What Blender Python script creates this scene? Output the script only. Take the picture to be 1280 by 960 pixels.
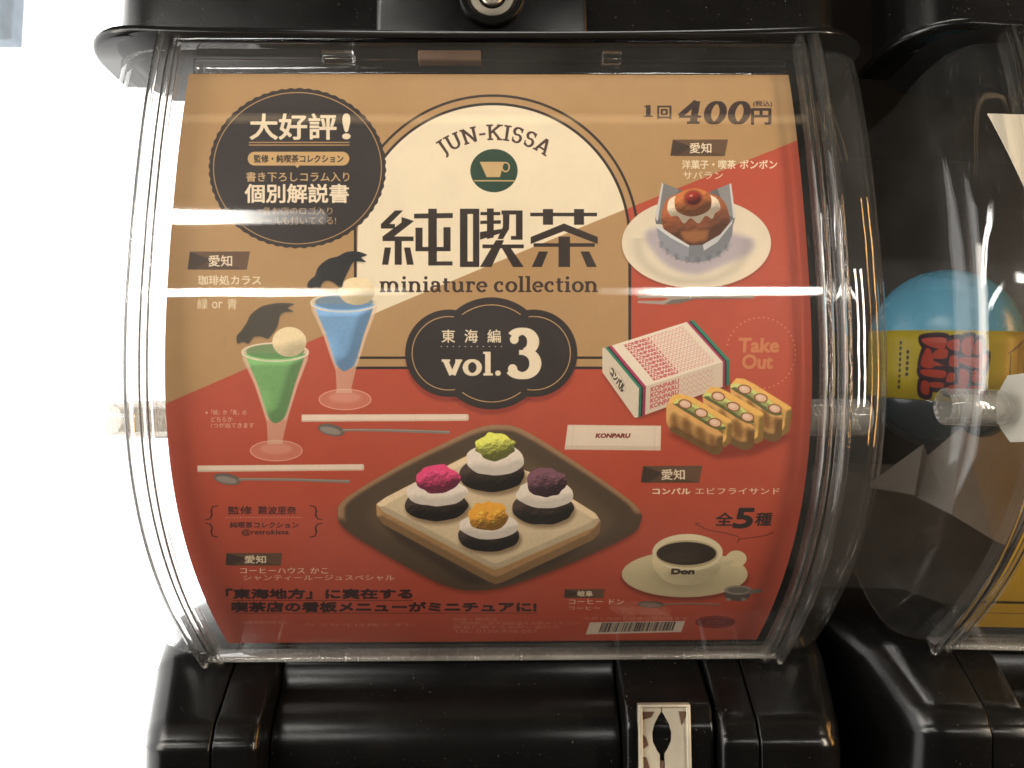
import bpy, bmesh, math, numpy as np
from mathutils import Matrix, Vector
for o in list(bpy.data.objects): bpy.data.objects.remove(o)
SC = bpy.context.scene; COL = SC.collection

# ---------------------------------------------------------------- CAMERA (metres; x right, y away, z up)
FOC = 920. / 1280.
CR = np.array([[0.99993247, 0.01125444, 0.00289597], [-0.01095912, 0.99613112, -0.08719337], [-0.00386608, 0.08715574, 0.9961872]])
CX = 0.00446
cam = bpy.data.cameras.new('camera'); cam.sensor_width = 36; cam.lens = 36 * FOC; cam.clip_start = .01; cam.clip_end = 60
cob = bpy.data.objects.new('camera', cam); COL.objects.link(cob); SC.camera = cob
M4 = Matrix.Identity(4)
for i in range(3): M4[i][0], M4[i][1], M4[i][2] = CR[i][0], CR[i][2], -CR[i][1]
M4.translation = (CX, 0, 0); cob.matrix_world = M4
cam.dof.use_dof = True; cam.dof.focus_distance = .262; cam.dof.aperture_fstop = 11

# ---------------------------------------------------------------- WORLD, LAMPS, EXPOSURE
W = bpy.data.worlds.new('World'); SC.world = W; W.use_nodes = True
nt = W.node_tree; nt.nodes['Background'].inputs[1].default_value = 1.
tc = nt.nodes.new('ShaderNodeTexCoord'); nz = nt.nodes.new('ShaderNodeTexNoise'); nz.inputs['Scale'].default_value = 2.2; nz.inputs['Detail'].default_value = 3
sx = nt.nodes.new('ShaderNodeSeparateXYZ'); mr = nt.nodes.new('ShaderNodeMapRange'); mr.inputs[1].default_value = -.5; mr.inputs[2].default_value = .75; mr.inputs[3].default_value = .3; mr.inputs[4].default_value = 1.35
rp = nt.nodes.new('ShaderNodeValToRGB'); rp.color_ramp.elements[0].position = .3; rp.color_ramp.elements[0].color = (.014, .012, .010, 1); rp.color_ramp.elements[1].position = .72; rp.color_ramp.elements[1].color = (.095, .08, .062, 1)
nt.links.new(tc.outputs['Generated'], nz.inputs['Vector']); nt.links.new(nz.outputs['Fac'], rp.inputs['Fac']); nt.links.new(rp.outputs['Color'], nt.nodes['Background'].inputs[0])
nt.links.new(tc.outputs['Generated'], sx.inputs[0]); nt.links.new(sx.outputs['Z'], mr.inputs[0]); nt.links.new(mr.outputs[0], nt.nodes['Background'].inputs[1])
vs = SC.view_settings; vs.view_transform = 'Standard'; vs.look = 'None'; vs.gamma = 1; vs.use_curve_mapping = False; vs.exposure = -.14
SC.cycles.use_denoising = True; SC.cycles.max_bounces = 16; SC.cycles.transparent_max_bounces = 24; SC.cycles.transmission_bounces = 12; SC.cycles.caustics_refractive = False; SC.cycles.sample_clamp_indirect = 4
def area(name, loc, target, sx, sy, power, color):
    l = bpy.data.lights.new(name, 'AREA'); l.shape = 'RECTANGLE'; l.size = sx; l.size_y = sy; l.energy = power; l.color = color
    o = bpy.data.objects.new(name, l); COL.objects.link(o); o.location = loc
    o.rotation_euler = (Vector(target) - Vector(loc)).to_track_quat('-Z', 'Y').to_euler(); return o
area('added_front_fill', (.1, -.20, 1.45), (.1, .27, .0), .9, .2, 10, (1, .96, .9))  # added overhead fill, no real fixture; brightens card and neighbour's capsule
area('added_left_key', (-1.25, -.55, .22), (0, .27, -.01), .5, .8, 15, (1, .93, .83))  # added side key light, set beyond the angles the front cover mirrors
area('added_right_key', (1.35, -.75, .12), (0, .27, -.02), .07, .9, 22, (1, .87, .70))  # added warm key from the right, narrow so the shell mirrors a thin line

# ---------------------------------------------------------------- MATERIALS
def mat(name): m = bpy.data.materials.new(name); m.use_nodes = True; return m, m.node_tree, m.node_tree.nodes['Principled BSDF']
def bump(nt, b, scale, strength, dist=.001, detail=4):
    n = nt.nodes.new('ShaderNodeTexNoise'); n.inputs['Scale'].default_value = scale; n.inputs['Detail'].default_value = detail
    tcn = nt.nodes.new('ShaderNodeTexCoord'); nt.links.new(tcn.outputs['Object'], n.inputs['Vector'])
    u = nt.nodes.new('ShaderNodeBump'); u.inputs['Strength'].default_value = strength; u.inputs['Distance'].default_value = dist
    nt.links.new(n.outputs['Fac'], u.inputs['Height']); nt.links.new(u.outputs['Normal'], b.inputs['Normal']); return n, u
def plastic(name, c, rough=.3, spec=.5, bs=900, bstr=.05, vary=.25, metal=0.):
    m, nt, b = mat(name); b.inputs['Roughness'].default_value = rough; b.inputs['Specular IOR Level'].default_value = spec; b.inputs['Metallic'].default_value = metal
    n = nt.nodes.new('ShaderNodeTexNoise'); n.inputs['Scale'].default_value = 60; n.inputs['Detail'].default_value = 6
    tcn = nt.nodes.new('ShaderNodeTexCoord'); nt.links.new(tcn.outputs['Object'], n.inputs['Vector'])
    r = nt.nodes.new('ShaderNodeValToRGB'); r.color_ramp.elements[0].position = .3; r.color_ramp.elements[1].position = .75
    r.color_ramp.elements[0].color = (*[v * (1 - vary) for v in c], 1); r.color_ramp.elements[1].color = (*[min(1, v * (1 + vary)) for v in c], 1)
    nt.links.new(n.outputs['Fac'], r.inputs['Fac']); nt.links.new(r.outputs['Color'], b.inputs['Base Color'])
    mr = nt.nodes.new('ShaderNodeMapRange'); mr.inputs[3].default_value = rough * .75; mr.inputs[4].default_value = rough * 1.35
    nt.links.new(n.outputs['Fac'], mr.inputs[0]); nt.links.new(mr.outputs[0], b.inputs['Roughness'])
    bump(nt, b, bs, bstr, .0004); return m
BLACK = plastic('glossy_black_plastic', (.0045, .0042, .004), .2, .32, 1400, .05)
_nt = BLACK.node_tree; _b = _nt.nodes['Principled BSDF']; _c = _b.inputs['Base Color'].links[0].from_socket      # dust specks on the glossy plastic
_n = _nt.nodes.new('ShaderNodeTexNoise'); _n.inputs['Scale'].default_value = 1300; _n.inputs['Detail'].default_value = 1; _tc = _nt.nodes.new('ShaderNodeTexCoord'); _nt.links.new(_tc.outputs['Object'], _n.inputs['Vector'])
_r = _nt.nodes.new('ShaderNodeMapRange'); _r.inputs[1].default_value = .76; _r.inputs[2].default_value = .83; _nt.links.new(_n.outputs['Fac'], _r.inputs[0])
_m = _nt.nodes.new('ShaderNodeMix'); _m.data_type = 'RGBA'; _nt.links.new(_r.outputs[0], _m.inputs['Factor']); _nt.links.new(_c, _m.inputs['A']); _m.inputs['B'].default_value = (.16, .15, .13, 1); _nt.links.new(_m.outputs['Result'], _b.inputs['Base Color'])
BLACK2 = plastic('dark_inner_plastic', (.008, .007, .0065), .45, .4)
SILVER = plastic('worn_brushed_metal', (.62, .56, .46), .32, .5, 700, .25, .25, 1.)
IVORY = plastic('chipped_ivory_metal', (.5, .44, .34), .4, .5, 500, .2, .2, .35)
BROWN = plastic('brown_coin_metal', (.11, .06, .035), .42, .5, 500, .2, .3, .3)
PAPER = plastic('grey_folded_paper', (.30, .27, .23), .65, .25, 300, .2, .12)
BLUE = plastic('sky_blue_capsule_plastic', (.17, .52, .74), .25, .5, 400, .03, .05)
BLUE2 = plastic('smoky_capsule_plastic', (.03, .045, .05), .15, .6, 400, .03, .1)
FROST = plastic('milky_clear_plastic', (.6, .57, .5), .35, .5, 400, .05, .05)
WOOD = plastic('dark_brown_wall_paint', (.016, .013, .011), .7, .2)
def sheet_mat(name, tint=(.97, .97, .97), rough=.03, haze=.012, gain=1.15, wav=.12, wscale=14):
    """clear thin plastic wall: lets light straight through, mirrors by Fresnel, a trace of dust and hairline scratches"""
    m = bpy.data.materials.new(name); m.use_nodes = True; nt = m.node_tree; nt.nodes.clear()
    N = nt.nodes.new; out = N('ShaderNodeOutputMaterial'); tr = N('ShaderNodeBsdfTransparent'); tr.inputs[0].default_value = (*tint, 1)
    gl = N('ShaderNodeBsdfGlossy'); gl.inputs['Roughness'].default_value = rough; gl.inputs[0].default_value = (1, 1, 1, 1)
    fr = N('ShaderNodeLayerWeight'); fr.inputs['Blend'].default_value = .5          # Schlick reflectance of both faces
    pw = N('ShaderNodeMath'); pw.operation = 'POWER'; pw.inputs[1].default_value = 5; sc = N('ShaderNodeMath'); sc.operation = 'MULTIPLY_ADD'; sc.inputs[1].default_value = .96; sc.inputs[2].default_value = .04
    nt.links.new(fr.outputs['Facing'], pw.inputs[0]); nt.links.new(pw.outputs[0], sc.inputs[0])
    ml = N('ShaderNodeMath'); ml.operation = 'MULTIPLY'; ml.inputs[1].default_value = gain; ml.use_clamp = True
    mx = N('ShaderNodeMixShader'); df = N('ShaderNodeBsdfDiffuse'); df.inputs[0].default_value = (.8, .78, .72, 1); mx2 = N('ShaderNodeMixShader')
    tcn = N('ShaderNodeTexCoord'); mp = N('ShaderNodeMapping'); mp.inputs['Scale'].default_value = (1, 1, .12); mp.inputs['Rotation'].default_value = (.3, .5, .2)
    n1 = N('ShaderNodeTexNoise'); n1.inputs['Scale'].default_value = 900; n1.inputs['Detail'].default_value = 2
    n2 = N('ShaderNodeTexNoise'); n2.inputs['Scale'].default_value = 25; n2.inputs['Detail'].default_value = 5
    nt.links.new(tcn.outputs['Object'], mp.inputs[0]); nt.links.new(mp.outputs[0], n1.inputs['Vector']); nt.links.new(tcn.outputs['Object'], n2.inputs['Vector'])
    r1 = N('ShaderNodeMapRange'); r1.inputs[1].default_value = .66; r1.inputs[2].default_value = .78; r1.inputs[3].default_value = 0; r1.inputs[4].default_value = haze * 3.5
    r2 = N('ShaderNodeMapRange'); r2.inputs[1].default_value = .35; r2.inputs[2].default_value = .7; r2.inputs[3].default_value = haze * .5; r2.inputs[4].default_value = haze * 1.5
    nt.links.new(n1.outputs['Fac'], r1.inputs[0]); nt.links.new(n2.outputs['Fac'], r2.inputs[0])
    ad = N('ShaderNodeMath'); nt.links.new(r1.outputs[0], ad.inputs[0]); nt.links.new(r2.outputs[0], ad.inputs[1])
    bw = N('ShaderNodeTexNoise'); bw.inputs['Scale'].default_value = wscale; nt.links.new(tcn.outputs['Object'], bw.inputs['Vector'])
    bp = N('ShaderNodeBump'); bp.inputs['Strength'].default_value = wav; bp.inputs['Distance'].default_value = .002; nt.links.new(bw.outputs['Fac'], bp.inputs['Height'])
    nt.links.new(bp.outputs[0], gl.inputs['Normal']); nt.links.new(bp.outputs[0], fr.inputs['Normal'])
    nt.links.new(sc.outputs[0], ml.inputs[0]); nt.links.new(ml.outputs[0], mx.inputs[0]); nt.links.new(tr.outputs[0], mx.inputs[1]); nt.links.new(gl.outputs[0], mx.inputs[2])
    nt.links.new(ad.outputs[0], mx2.inputs[0]); nt.links.new(mx.outputs[0], mx2.inputs[1]); nt.links.new(df.outputs[0], mx2.inputs[2]); nt.links.new(mx2.outputs[0], out.inputs[0])
    return m
CLEAR = sheet_mat('clear_front_cover', haze=.009, rough=.02, wav=.07)
SHELL = sheet_mat('clear_side_shell', (.985, .985, .985), .035, .009, .85, .4, 22)
RAIL = sheet_mat('clear_rail_plastic', (.975, .97, .965), .04, .02, .95, .25, 50)
def glass_mat(name, tint, rough, wav=.3, wscale=60):
    m, nt, b = mat(name); b.inputs['Base Color'].default_value = (*tint, 1); b.inputs['Roughness'].default_value = rough
    b.inputs['Transmission Weight'].default_value = 1; b.inputs['IOR'].default_value = 1.49; bump(nt, b, wscale, wav, .0006); return m
MILK = sheet_mat('clear_peg_plastic', (.8, .78, .74), .08, .16, 1.5, .5, 80)
GLASS = glass_mat('thick_clear_plastic', (.97, .96, .96), .04)
def emission(name, c, s):
    m = bpy.data.materials.new(name); m.use_nodes = True; nt = m.node_tree; nt.nodes.clear()
    e = nt.nodes.new('ShaderNodeEmission'); e.inputs[0].default_value = (*c, 1); e.inputs[1].default_value = s
    o = nt.nodes.new('ShaderNodeOutputMaterial'); nt.links.new(e.outputs[0], o.inputs[0]); return m
def fading(name, c, s, xa, xb):
    # tube with emission dimmed along its length so the mirrored streak tapers (object x from xa, dark, to xb, full)
    m = emission(name, c, s); nt = m.node_tree; tcn = nt.nodes.new('ShaderNodeTexCoord'); sp = nt.nodes.new('ShaderNodeSeparateXYZ'); mr = nt.nodes.new('ShaderNodeMapRange'); mr.interpolation_type = 'SMOOTHERSTEP'
    mr.inputs[1].default_value = xa; mr.inputs[2].default_value = xb; mr.inputs[3].default_value = s * .04; mr.inputs[4].default_value = s
    nt.links.new(tcn.outputs['Object'], sp.inputs[0]); nt.links.new(sp.outputs['X'], mr.inputs[0]); nt.links.new(mr.outputs[0], nt.nodes['Emission'].inputs[1]); return m
def print_mat(name, arr, rough=.5):
    h, w = arr.shape[:2]; im = bpy.data.images.new(name, w, h); px = np.ones((h, w, 4), np.float32); px[..., :3] = arr[::-1]
    im.pixels.foreach_set(px.ravel()); im.pack()
    m, nt, b = mat(name); t = nt.nodes.new('ShaderNodeTexImage'); t.image = im; t.extension = 'EXTEND'; nt.links.new(t.outputs[0], b.inputs['Base Color'])
    b.inputs['Roughness'].default_value = rough; b.inputs['Specular IOR Level'].default_value = .3; bump(nt, b, 45, .12, .0008); return m

# ---------------------------------------------------------------- MESH HELPERS
def link(name, verts, faces, m, parent=None, smooth=True, uvs=None, angle=40):
    me = bpy.data.meshes.new(name); me.from_pydata([tuple(map(float, v)) for v in verts], [], faces)
    me.materials.append(m)
    if uvs is not None:
        ul = me.uv_layers.new(name='UVMap'); vi = np.zeros(len(me.loops), int); me.loops.foreach_get('vertex_index', vi)
        ul.data.foreach_set('uv', np.asarray(uvs, np.float32)[vi].ravel())
    bm = bmesh.new(); bm.from_mesh(me); bmesh.ops.recalc_face_normals(bm, faces=bm.faces)
    if smooth:
        for f in bm.faces: f.smooth = True
        for e in bm.edges:
            if len(e.link_faces) == 2 and e.calc_face_angle(0) > math.radians(angle): e.smooth = False
    bm.to_mesh(me); bm.free(); me.update()
    o = bpy.data.objects.new(name, me); COL.objects.link(o)
    if parent: o.parent = parent
    return o
def grid(rows, close_u=False, close_v=False):
    R, C = len(rows), len(rows[0]); V = [p for r in rows for p in r]; F = []
    for i in range(R if close_v else R - 1):
        for j in range(C if close_u else C - 1):
            F.append((i * C + j, i * C + (j + 1) % C, ((i + 1) % R) * C + (j + 1) % C, ((i + 1) % R) * C + j))
    return V, F
def loft(name, rings, m, parent=None, caps=True, **k):
    V, F = grid(rings, close_u=True); C = len(rings[0])
    if caps: F += [tuple(range(C)), tuple(range((len(rings) - 1) * C, len(rings) * C))]
    return link(name, V, F, m, parent, **k)
def boxo(name, x0, x1, y0, y1, z0, z1, m, parent=None, bev=.0008):
    b = bmesh.new(); bmesh.ops.create_cube(b, size=1)
    for v in b.verts: v.co = ((x0 + x1) / 2 + v.co.x * (x1 - x0), (y0 + y1) / 2 + v.co.y * (y1 - y0), (z0 + z1) / 2 + v.co.z * (z1 - z0))
    if bev: bmesh.ops.bevel(b, geom=b.edges[:], offset=bev, segments=3, affect='EDGES', profile=.5)
    me = bpy.data.meshes.new(name); b.to_mesh(me); b.free(); me.materials.append(m)
    for p in me.polygons: p.use_smooth = True
    me.set_sharp_from_angle(angle=math.radians(35))
    o = bpy.data.objects.new(name, me); COL.objects.link(o)
    if parent: o.parent = parent
    return o
def lathe(name, prof, center, axis, m, parent=None, n=40, **k):
    """prof: (radius, distance along axis)"""
    a = Vector(axis).normalized(); u = a.orthogonal().normalized(); w = a.cross(u); c = Vector(center)
    rings = [[tuple(c + a * d + (u * math.cos(t) + w * math.sin(t)) * r) for t in np.linspace(0, 2 * math.pi, n, endpoint=False)] for r, d in prof]
    return loft(name, rings, m, parent, **k)
def thing(name, label, cat, loc=(0, 0, 0), group=None):
    o = bpy.data.objects.new(name, None); COL.objects.link(o); o.location = loc; o.empty_display_size = .02
    return tag(o, label, cat, group)
def tag(o, label, cat, group=None):
    o['label'] = label; o['category'] = cat
    if group: o['group'] = group
    return o

# ---------------------------------------------------------------- PROFILE OF THE BULGING CASE FRONT (y for each z)
PZ = np.array([.160, .145, .13, .115, .1, .085, .07, .055, .04, .025, .01, -.005, -.02, -.035, -.05, -.065, -.08, -.092])
PY = np.array([.2665, .2617, .2575, .2546, .2524, .2507, .2493, .2484, .2482, .2491, .2514, .2556, .2621, .2711, .2829, .2975, .3147, .330])
PCO = np.polyfit(PZ, PY, 7)
def prof(z, off=0.):
    z = np.asarray(z, float); y = np.polyval(PCO, z); d = np.polyval(np.polyder(PCO), z); n = np.sqrt(1 + d * d)
    return y - off / n, z + off * d / n
def curve(z0, z1, off, n=70):
    return np.stack(prof(np.linspace(z0, z1, n), off), 1)
def to_print(x, y, z):
    """where a point of the card lies on the measured artwork"""
    P = np.stack([x - CX, y, z], -1) @ CR; return 640 + 920 * P[..., 0] / P[..., 1], 480 - 920 * P[..., 2] / P[..., 1]
# ---------------------------------------------------------------- PRINTED CARD ARTWORK (painted with numpy)
PX0, PY0, PX1, PY1, S = 196., 84., 1034., 812., 2.6
AW, AH = int((PX1 - PX0) * S), int((PY1 - PY0) * S)
art = np.zeros((AH, AW, 3), np.float32)
rng = np.random.RandomState(7)
GY, GX = np.mgrid[0:AH, 0:AW].astype(np.float32)
GX = GX / S + PX0; GY = GY / S + PY0            # print coordinates of every texel

def noise(h, w, cell, seed=0, octaves=3):
    r = np.random.RandomState(seed); out = np.zeros((h, w), np.float32); amp = 1.; tot = 0.
    for _ in range(octaves):
        gh, gw = int(h / cell) + 3, int(w / cell) + 3
        g = r.rand(gh, gw).astype(np.float32)
        y = np.arange(h) / cell; x = np.arange(w) / cell
        yi = y.astype(int); xi = x.astype(int)
        fy = (y - yi)[:, None]; fx = (x - xi)[None]
        fy = fy * fy * (3 - 2 * fy); fx = fx * fx * (3 - 2 * fx)
        a = g[yi][:, xi]; b = g[yi][:, xi + 1]; c = g[yi + 1][:, xi]; d = g[yi + 1][:, xi + 1]
        out += amp * ((a * (1 - fx) + b * fx) * (1 - fy) + (c * (1 - fx) + d * fx) * fy)
        tot += amp; amp *= .5; cell = max(cell / 2, 1.5)
    return out / tot

def blur(m, r):
    r = int(round(r))
    if r < 1: return m
    for _ in range(2):
        for ax in (0, 1):
            p = np.pad(m, [(r + 1, r) if a == ax else (0, 0) for a in (0, 1)], mode='edge')
            c = np.cumsum(p, axis=ax, dtype=np.float64)
            n = m.shape[ax]
            if ax == 0: m = ((c[2 * r + 1:2 * r + 1 + n] - c[:n]) / (2 * r + 1)).astype(np.float32)
            else: m = ((c[:, 2 * r + 1:2 * r + 1 + n] - c[:, :n]) / (2 * r + 1)).astype(np.float32)
    return m

def col(c): return np.array(c, np.float32) / 255.

def paste(x0, y0, m, c, alpha=1.):
    """m: local mask whose corner is texel (x0,y0); c: colour or local colour array"""
    h, w = m.shape
    ax0, ay0 = max(x0, 0), max(y0, 0); ax1, ay1 = min(x0 + w, AW), min(y0 + h, AH)
    if ax1 <= ax0 or ay1 <= ay0: return
    sl = np.s_[ay0 - y0:ay1 - y0, ax0 - x0:ax1 - x0]
    mm = np.clip(m[sl] * alpha, 0, 1)[..., None]
    cc = col(c) if not isinstance(c, np.ndarray) else (c[sl] if c.ndim == 3 else c)
    a = art[ay0:ay1, ax0:ax1]; a[:] = a * (1 - mm) + cc * mm

def spline(pts, n=8):
    P = np.array(pts, float); out = []
    N = len(P)
    for i in range(N):
        p0, p1, p2, p3 = P[i - 1], P[i], P[(i + 1) % N], P[(i + 2) % N]
        for t in np.arange(n) / n:
            out.append(.5 * ((2 * p1) + (-p0 + p2) * t + (2 * p0 - 5 * p1 + 4 * p2 - p3) * t * t + (-p0 + 3 * p1 - 3 * p2 + p3) * t ** 3))
    return np.array(out)

def pmask(polys, pad=3):
    """antialiased even-odd mask of polygons given in print coordinates"""
    A = np.concatenate([np.asarray(p, float) for p in polys])
    x0 = int((A[:, 0].min() - PX0) * S) - pad; y0 = int((A[:, 1].min() - PY0) * S) - pad
    x1 = int((A[:, 0].max() - PX0) * S) + pad + 1; y1 = int((A[:, 1].max() - PY0) * S) + pad + 1
    w, h = x1 - x0, y1 - y0; SS = 3
    cov = np.zeros((h * SS, w * SS + 1), np.float32)
    ys = (np.arange(h * SS) + .5) / SS
    for p in polys:
        p = (np.asarray(p, float) - [PX0, PY0]) * S - [x0, y0]
        q = np.roll(p, -1, 0)
        for (ax, ay), (bx, by) in zip(p, q):
            if ay == by: continue
            lo, hi = (ay, by) if ay < by else (by, ay)
            i0, i1 = np.searchsorted(ys, lo), np.searchsorted(ys, hi)
            if i1 <= i0: continue
            xx = ax + (ys[i0:i1] - ay) * (bx - ax) / (by - ay)
            k = np.clip((xx * SS + .5).astype(int), 0, w * SS)
            np.add.at(cov, (np.arange(i0, i1), k), 1)
    m = (np.cumsum(cov, 1)[:, :w * SS] % 2)
    m = m.reshape(h, SS, w, SS).mean((1, 3)).astype(np.float32)
    return x0, y0, m

def poly(pts, c, alpha=1., soft=0, smooth=False):
    ps = pts if isinstance(pts[0][0], (list, tuple, np.ndarray)) else [pts]
    if smooth: ps = [spline(p) for p in ps]
    pad = 3 + int(soft * S * 2.5)
    x0, y0, m = pmask(ps, pad)
    if soft: m = blur(m, soft * S)
    paste(x0, y0, m, c, alpha)
    return x0, y0, m

def ell(cx, cy, rx, ry, rot=0., n=72, a0=0, a1=360):
    t = np.radians(np.linspace(a0, a1, n, endpoint=(a1 - a0 != 360)))
    x, y = rx * np.cos(t), ry * np.sin(t); r = math.radians(rot)
    return np.stack([cx + x * math.cos(r) - y * math.sin(r), cy + x * math.sin(r) + y * math.cos(r)], 1)

def stroke(pts, w, c, alpha=1., closed=False, soft=0):
    P = np.asarray(pts, float)
    T = np.gradient(P, axis=0) if not closed else (np.roll(P, -1, 0) - np.roll(P, 1, 0))
    T /= np.maximum(np.linalg.norm(T, axis=1, keepdims=True), 1e-6)
    N = np.stack([-T[:, 1], T[:, 0]], 1)
    ww = (np.asarray(w, float) * np.ones(len(P)))[:, None] / 2
    if closed: return poly([P + N * ww, P - N * ww], c, alpha, soft)
    return poly(np.concatenate([P + N * ww, (P - N * ww)[::-1]]), c, alpha, soft)

def box(x0, y0, x1, y1, c, alpha=1., soft=0): return poly([(x0, y0), (x1, y0), (x1, y1), (x0, y1)], c, alpha, soft)
def dots(pts, r, c, alpha=1.):
    for x, y in pts: poly(ell(x, y, r, r * .9, n=10), c, alpha)

def relief(pts, c, hi=.35, lo=.35, cell=7, rough=.5, seed=0, smooth=True, light=(-.4, -.9), dome=.35, edge=0.):
    """a painted lump: colour modulated by a bumpy height field lit from above in the printed picture"""
    ps = [spline(pts) if smooth else np.asarray(pts, float)]
    x0, y0, m = pmask(ps, 4)
    h, w = m.shape
    H = blur(m, dome * min(h, w) * .5) * min(h, w) * .9 + noise(h, w, cell * S, seed, 4) * rough * cell * S
    gy, gx = np.gradient(H)
    s = gx * light[0] + gy * light[1]
    s = np.clip(s, -1.1, 1.1)
    cc = col(c)[None, None] * (1 + np.where(s > 0, s * -lo, s * -hi))[..., None]
    if edge: cc = cc * (1 - edge * (1 - blur(m, 3 * S) ** .7)[..., None])
    cc = cc / np.maximum(1, cc.max(-1, keepdims=True) / .97); cc = np.clip(cc * (1 + (noise(h, w, 2.2 * S, seed + 9, 2) - .5)[..., None] * .06), 0, 1).astype(np.float32)
    paste(x0, y0, m, cc)

# ---- lettering: glyph outlines come from Blender's built-in font, flattened and filled here
_glyphs = {}
def glyph_tris(s):
    if s not in _glyphs:
        cu = bpy.data.curves.new('lettering', 'FONT'); cu.body = s; cu.resolution_u = 3
        ob = bpy.data.objects.new('lettering', cu); bpy.context.scene.collection.objects.link(ob)
        dg = bpy.context.evaluated_depsgraph_get(); dg.update()
        me = ob.evaluated_get(dg).to_mesh(); me.calc_loop_triangles()
        v = np.zeros(len(me.vertices) * 3); me.vertices.foreach_get('co', v); v = v.reshape(-1, 3)[:, :2]
        t = np.zeros(len(me.loop_triangles) * 3, int); me.loop_triangles.foreach_get('vertices', t)
        _glyphs[s] = v[t.reshape(-1, 3)].copy()
        bpy.data.objects.remove(ob); bpy.data.curves.remove(cu)
    return _glyphs[s]

def tri_mask(T, bold=0., pad=4):
    """T: (n,3,2) triangles in texel space -> mask"""
    x0 = int(T[..., 0].min()) - pad; y0 = int(T[..., 1].min()) - pad
    w = int(T[..., 0].max()) + pad + 1 - x0; h = int(T[..., 1].max()) + pad + 1 - y0
    SS = 2; M = np.zeros((h * SS, w * SS), bool)
    for a, b, c in (T - [x0, y0]) * SS:
        lx, hx = int(min(a[0], b[0], c[0])), int(max(a[0], b[0], c[0])) + 1
        ly, hy = int(min(a[1], b[1], c[1])), int(max(a[1], b[1], c[1])) + 1
        d = (b[0] - a[0]) * (c[1] - a[1]) - (b[1] - a[1]) * (c[0] - a[0])
        if abs(d) < 1e-9: continue
        y = np.arange(ly, hy)[:, None] + .5; x = np.arange(lx, hx)[None] + .5
        u = ((x - a[0]) * (c[1] - a[1]) - (y - a[1]) * (c[0] - a[0])) / d
        v = ((b[0] - a[0]) * (y - a[1]) - (b[1] - a[1]) * (x - a[0])) / d
        M[ly:hy, lx:hx] |= (u >= -.02) & (v >= -.02) & (u + v <= 1.02)
    r = bold * S * SS
    if r >= .5:
        R = int(r + .5); B = M.copy()
        for dy in range(-R, R + 1):
            for dx in range(-R, R + 1):
                if dx * dx + dy * dy <= r * r + .3 and (dx or dy): B |= np.roll(np.roll(M, dy, 0), dx, 1)
        M = B
    return x0, y0, M.reshape(h, SS, w, SS).mean((1, 3)).astype(np.float32)

def text(s, q, c, bold=0., alpha=1., soft=0, spread=None):
    """q: (x0,y0,x1,y1) or four corners tl,tr,br,bl; the ink box of the line is fitted to it"""
    if len(q) == 4 and not isinstance(q[0], (tuple, list)): x0, y0, x1, y1 = q; q = [(x0, y0), (x1, y0), (x1, y1), (x0, y1)]
    if spread:                                   # letters laid out one by one with equal pitch
        T = []
        for i, ch in enumerate(s):
            if ch == ' ': continue
            g = glyph_tris(ch).copy(); g[..., 0] += i * spread; T.append(g)
        T = np.concatenate(T)
    else: T = glyph_tris(s)
    lo = T.reshape(-1, 2).min(0); hi = T.reshape(-1, 2).max(0)
    if all(ord(k) > 0x2fff for k in s): lo[1], hi[1] = min(lo[1], -.06), max(hi[1], .72)
    U = (T - lo) / (hi - lo); u = U[..., :1]; v = 1 - U[..., 1:]
    tl, tr, br, bl = [(np.array(p, float) - [PX0, PY0]) * S for p in q]
    P = tl * (1 - u) * (1 - v) + tr * u * (1 - v) + br * u * v + bl * (1 - u) * v
    a, b, m = tri_mask(P, bold)
    if soft: m = blur(m, soft * S)
    paste(a, b, m, c, alpha)

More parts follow.
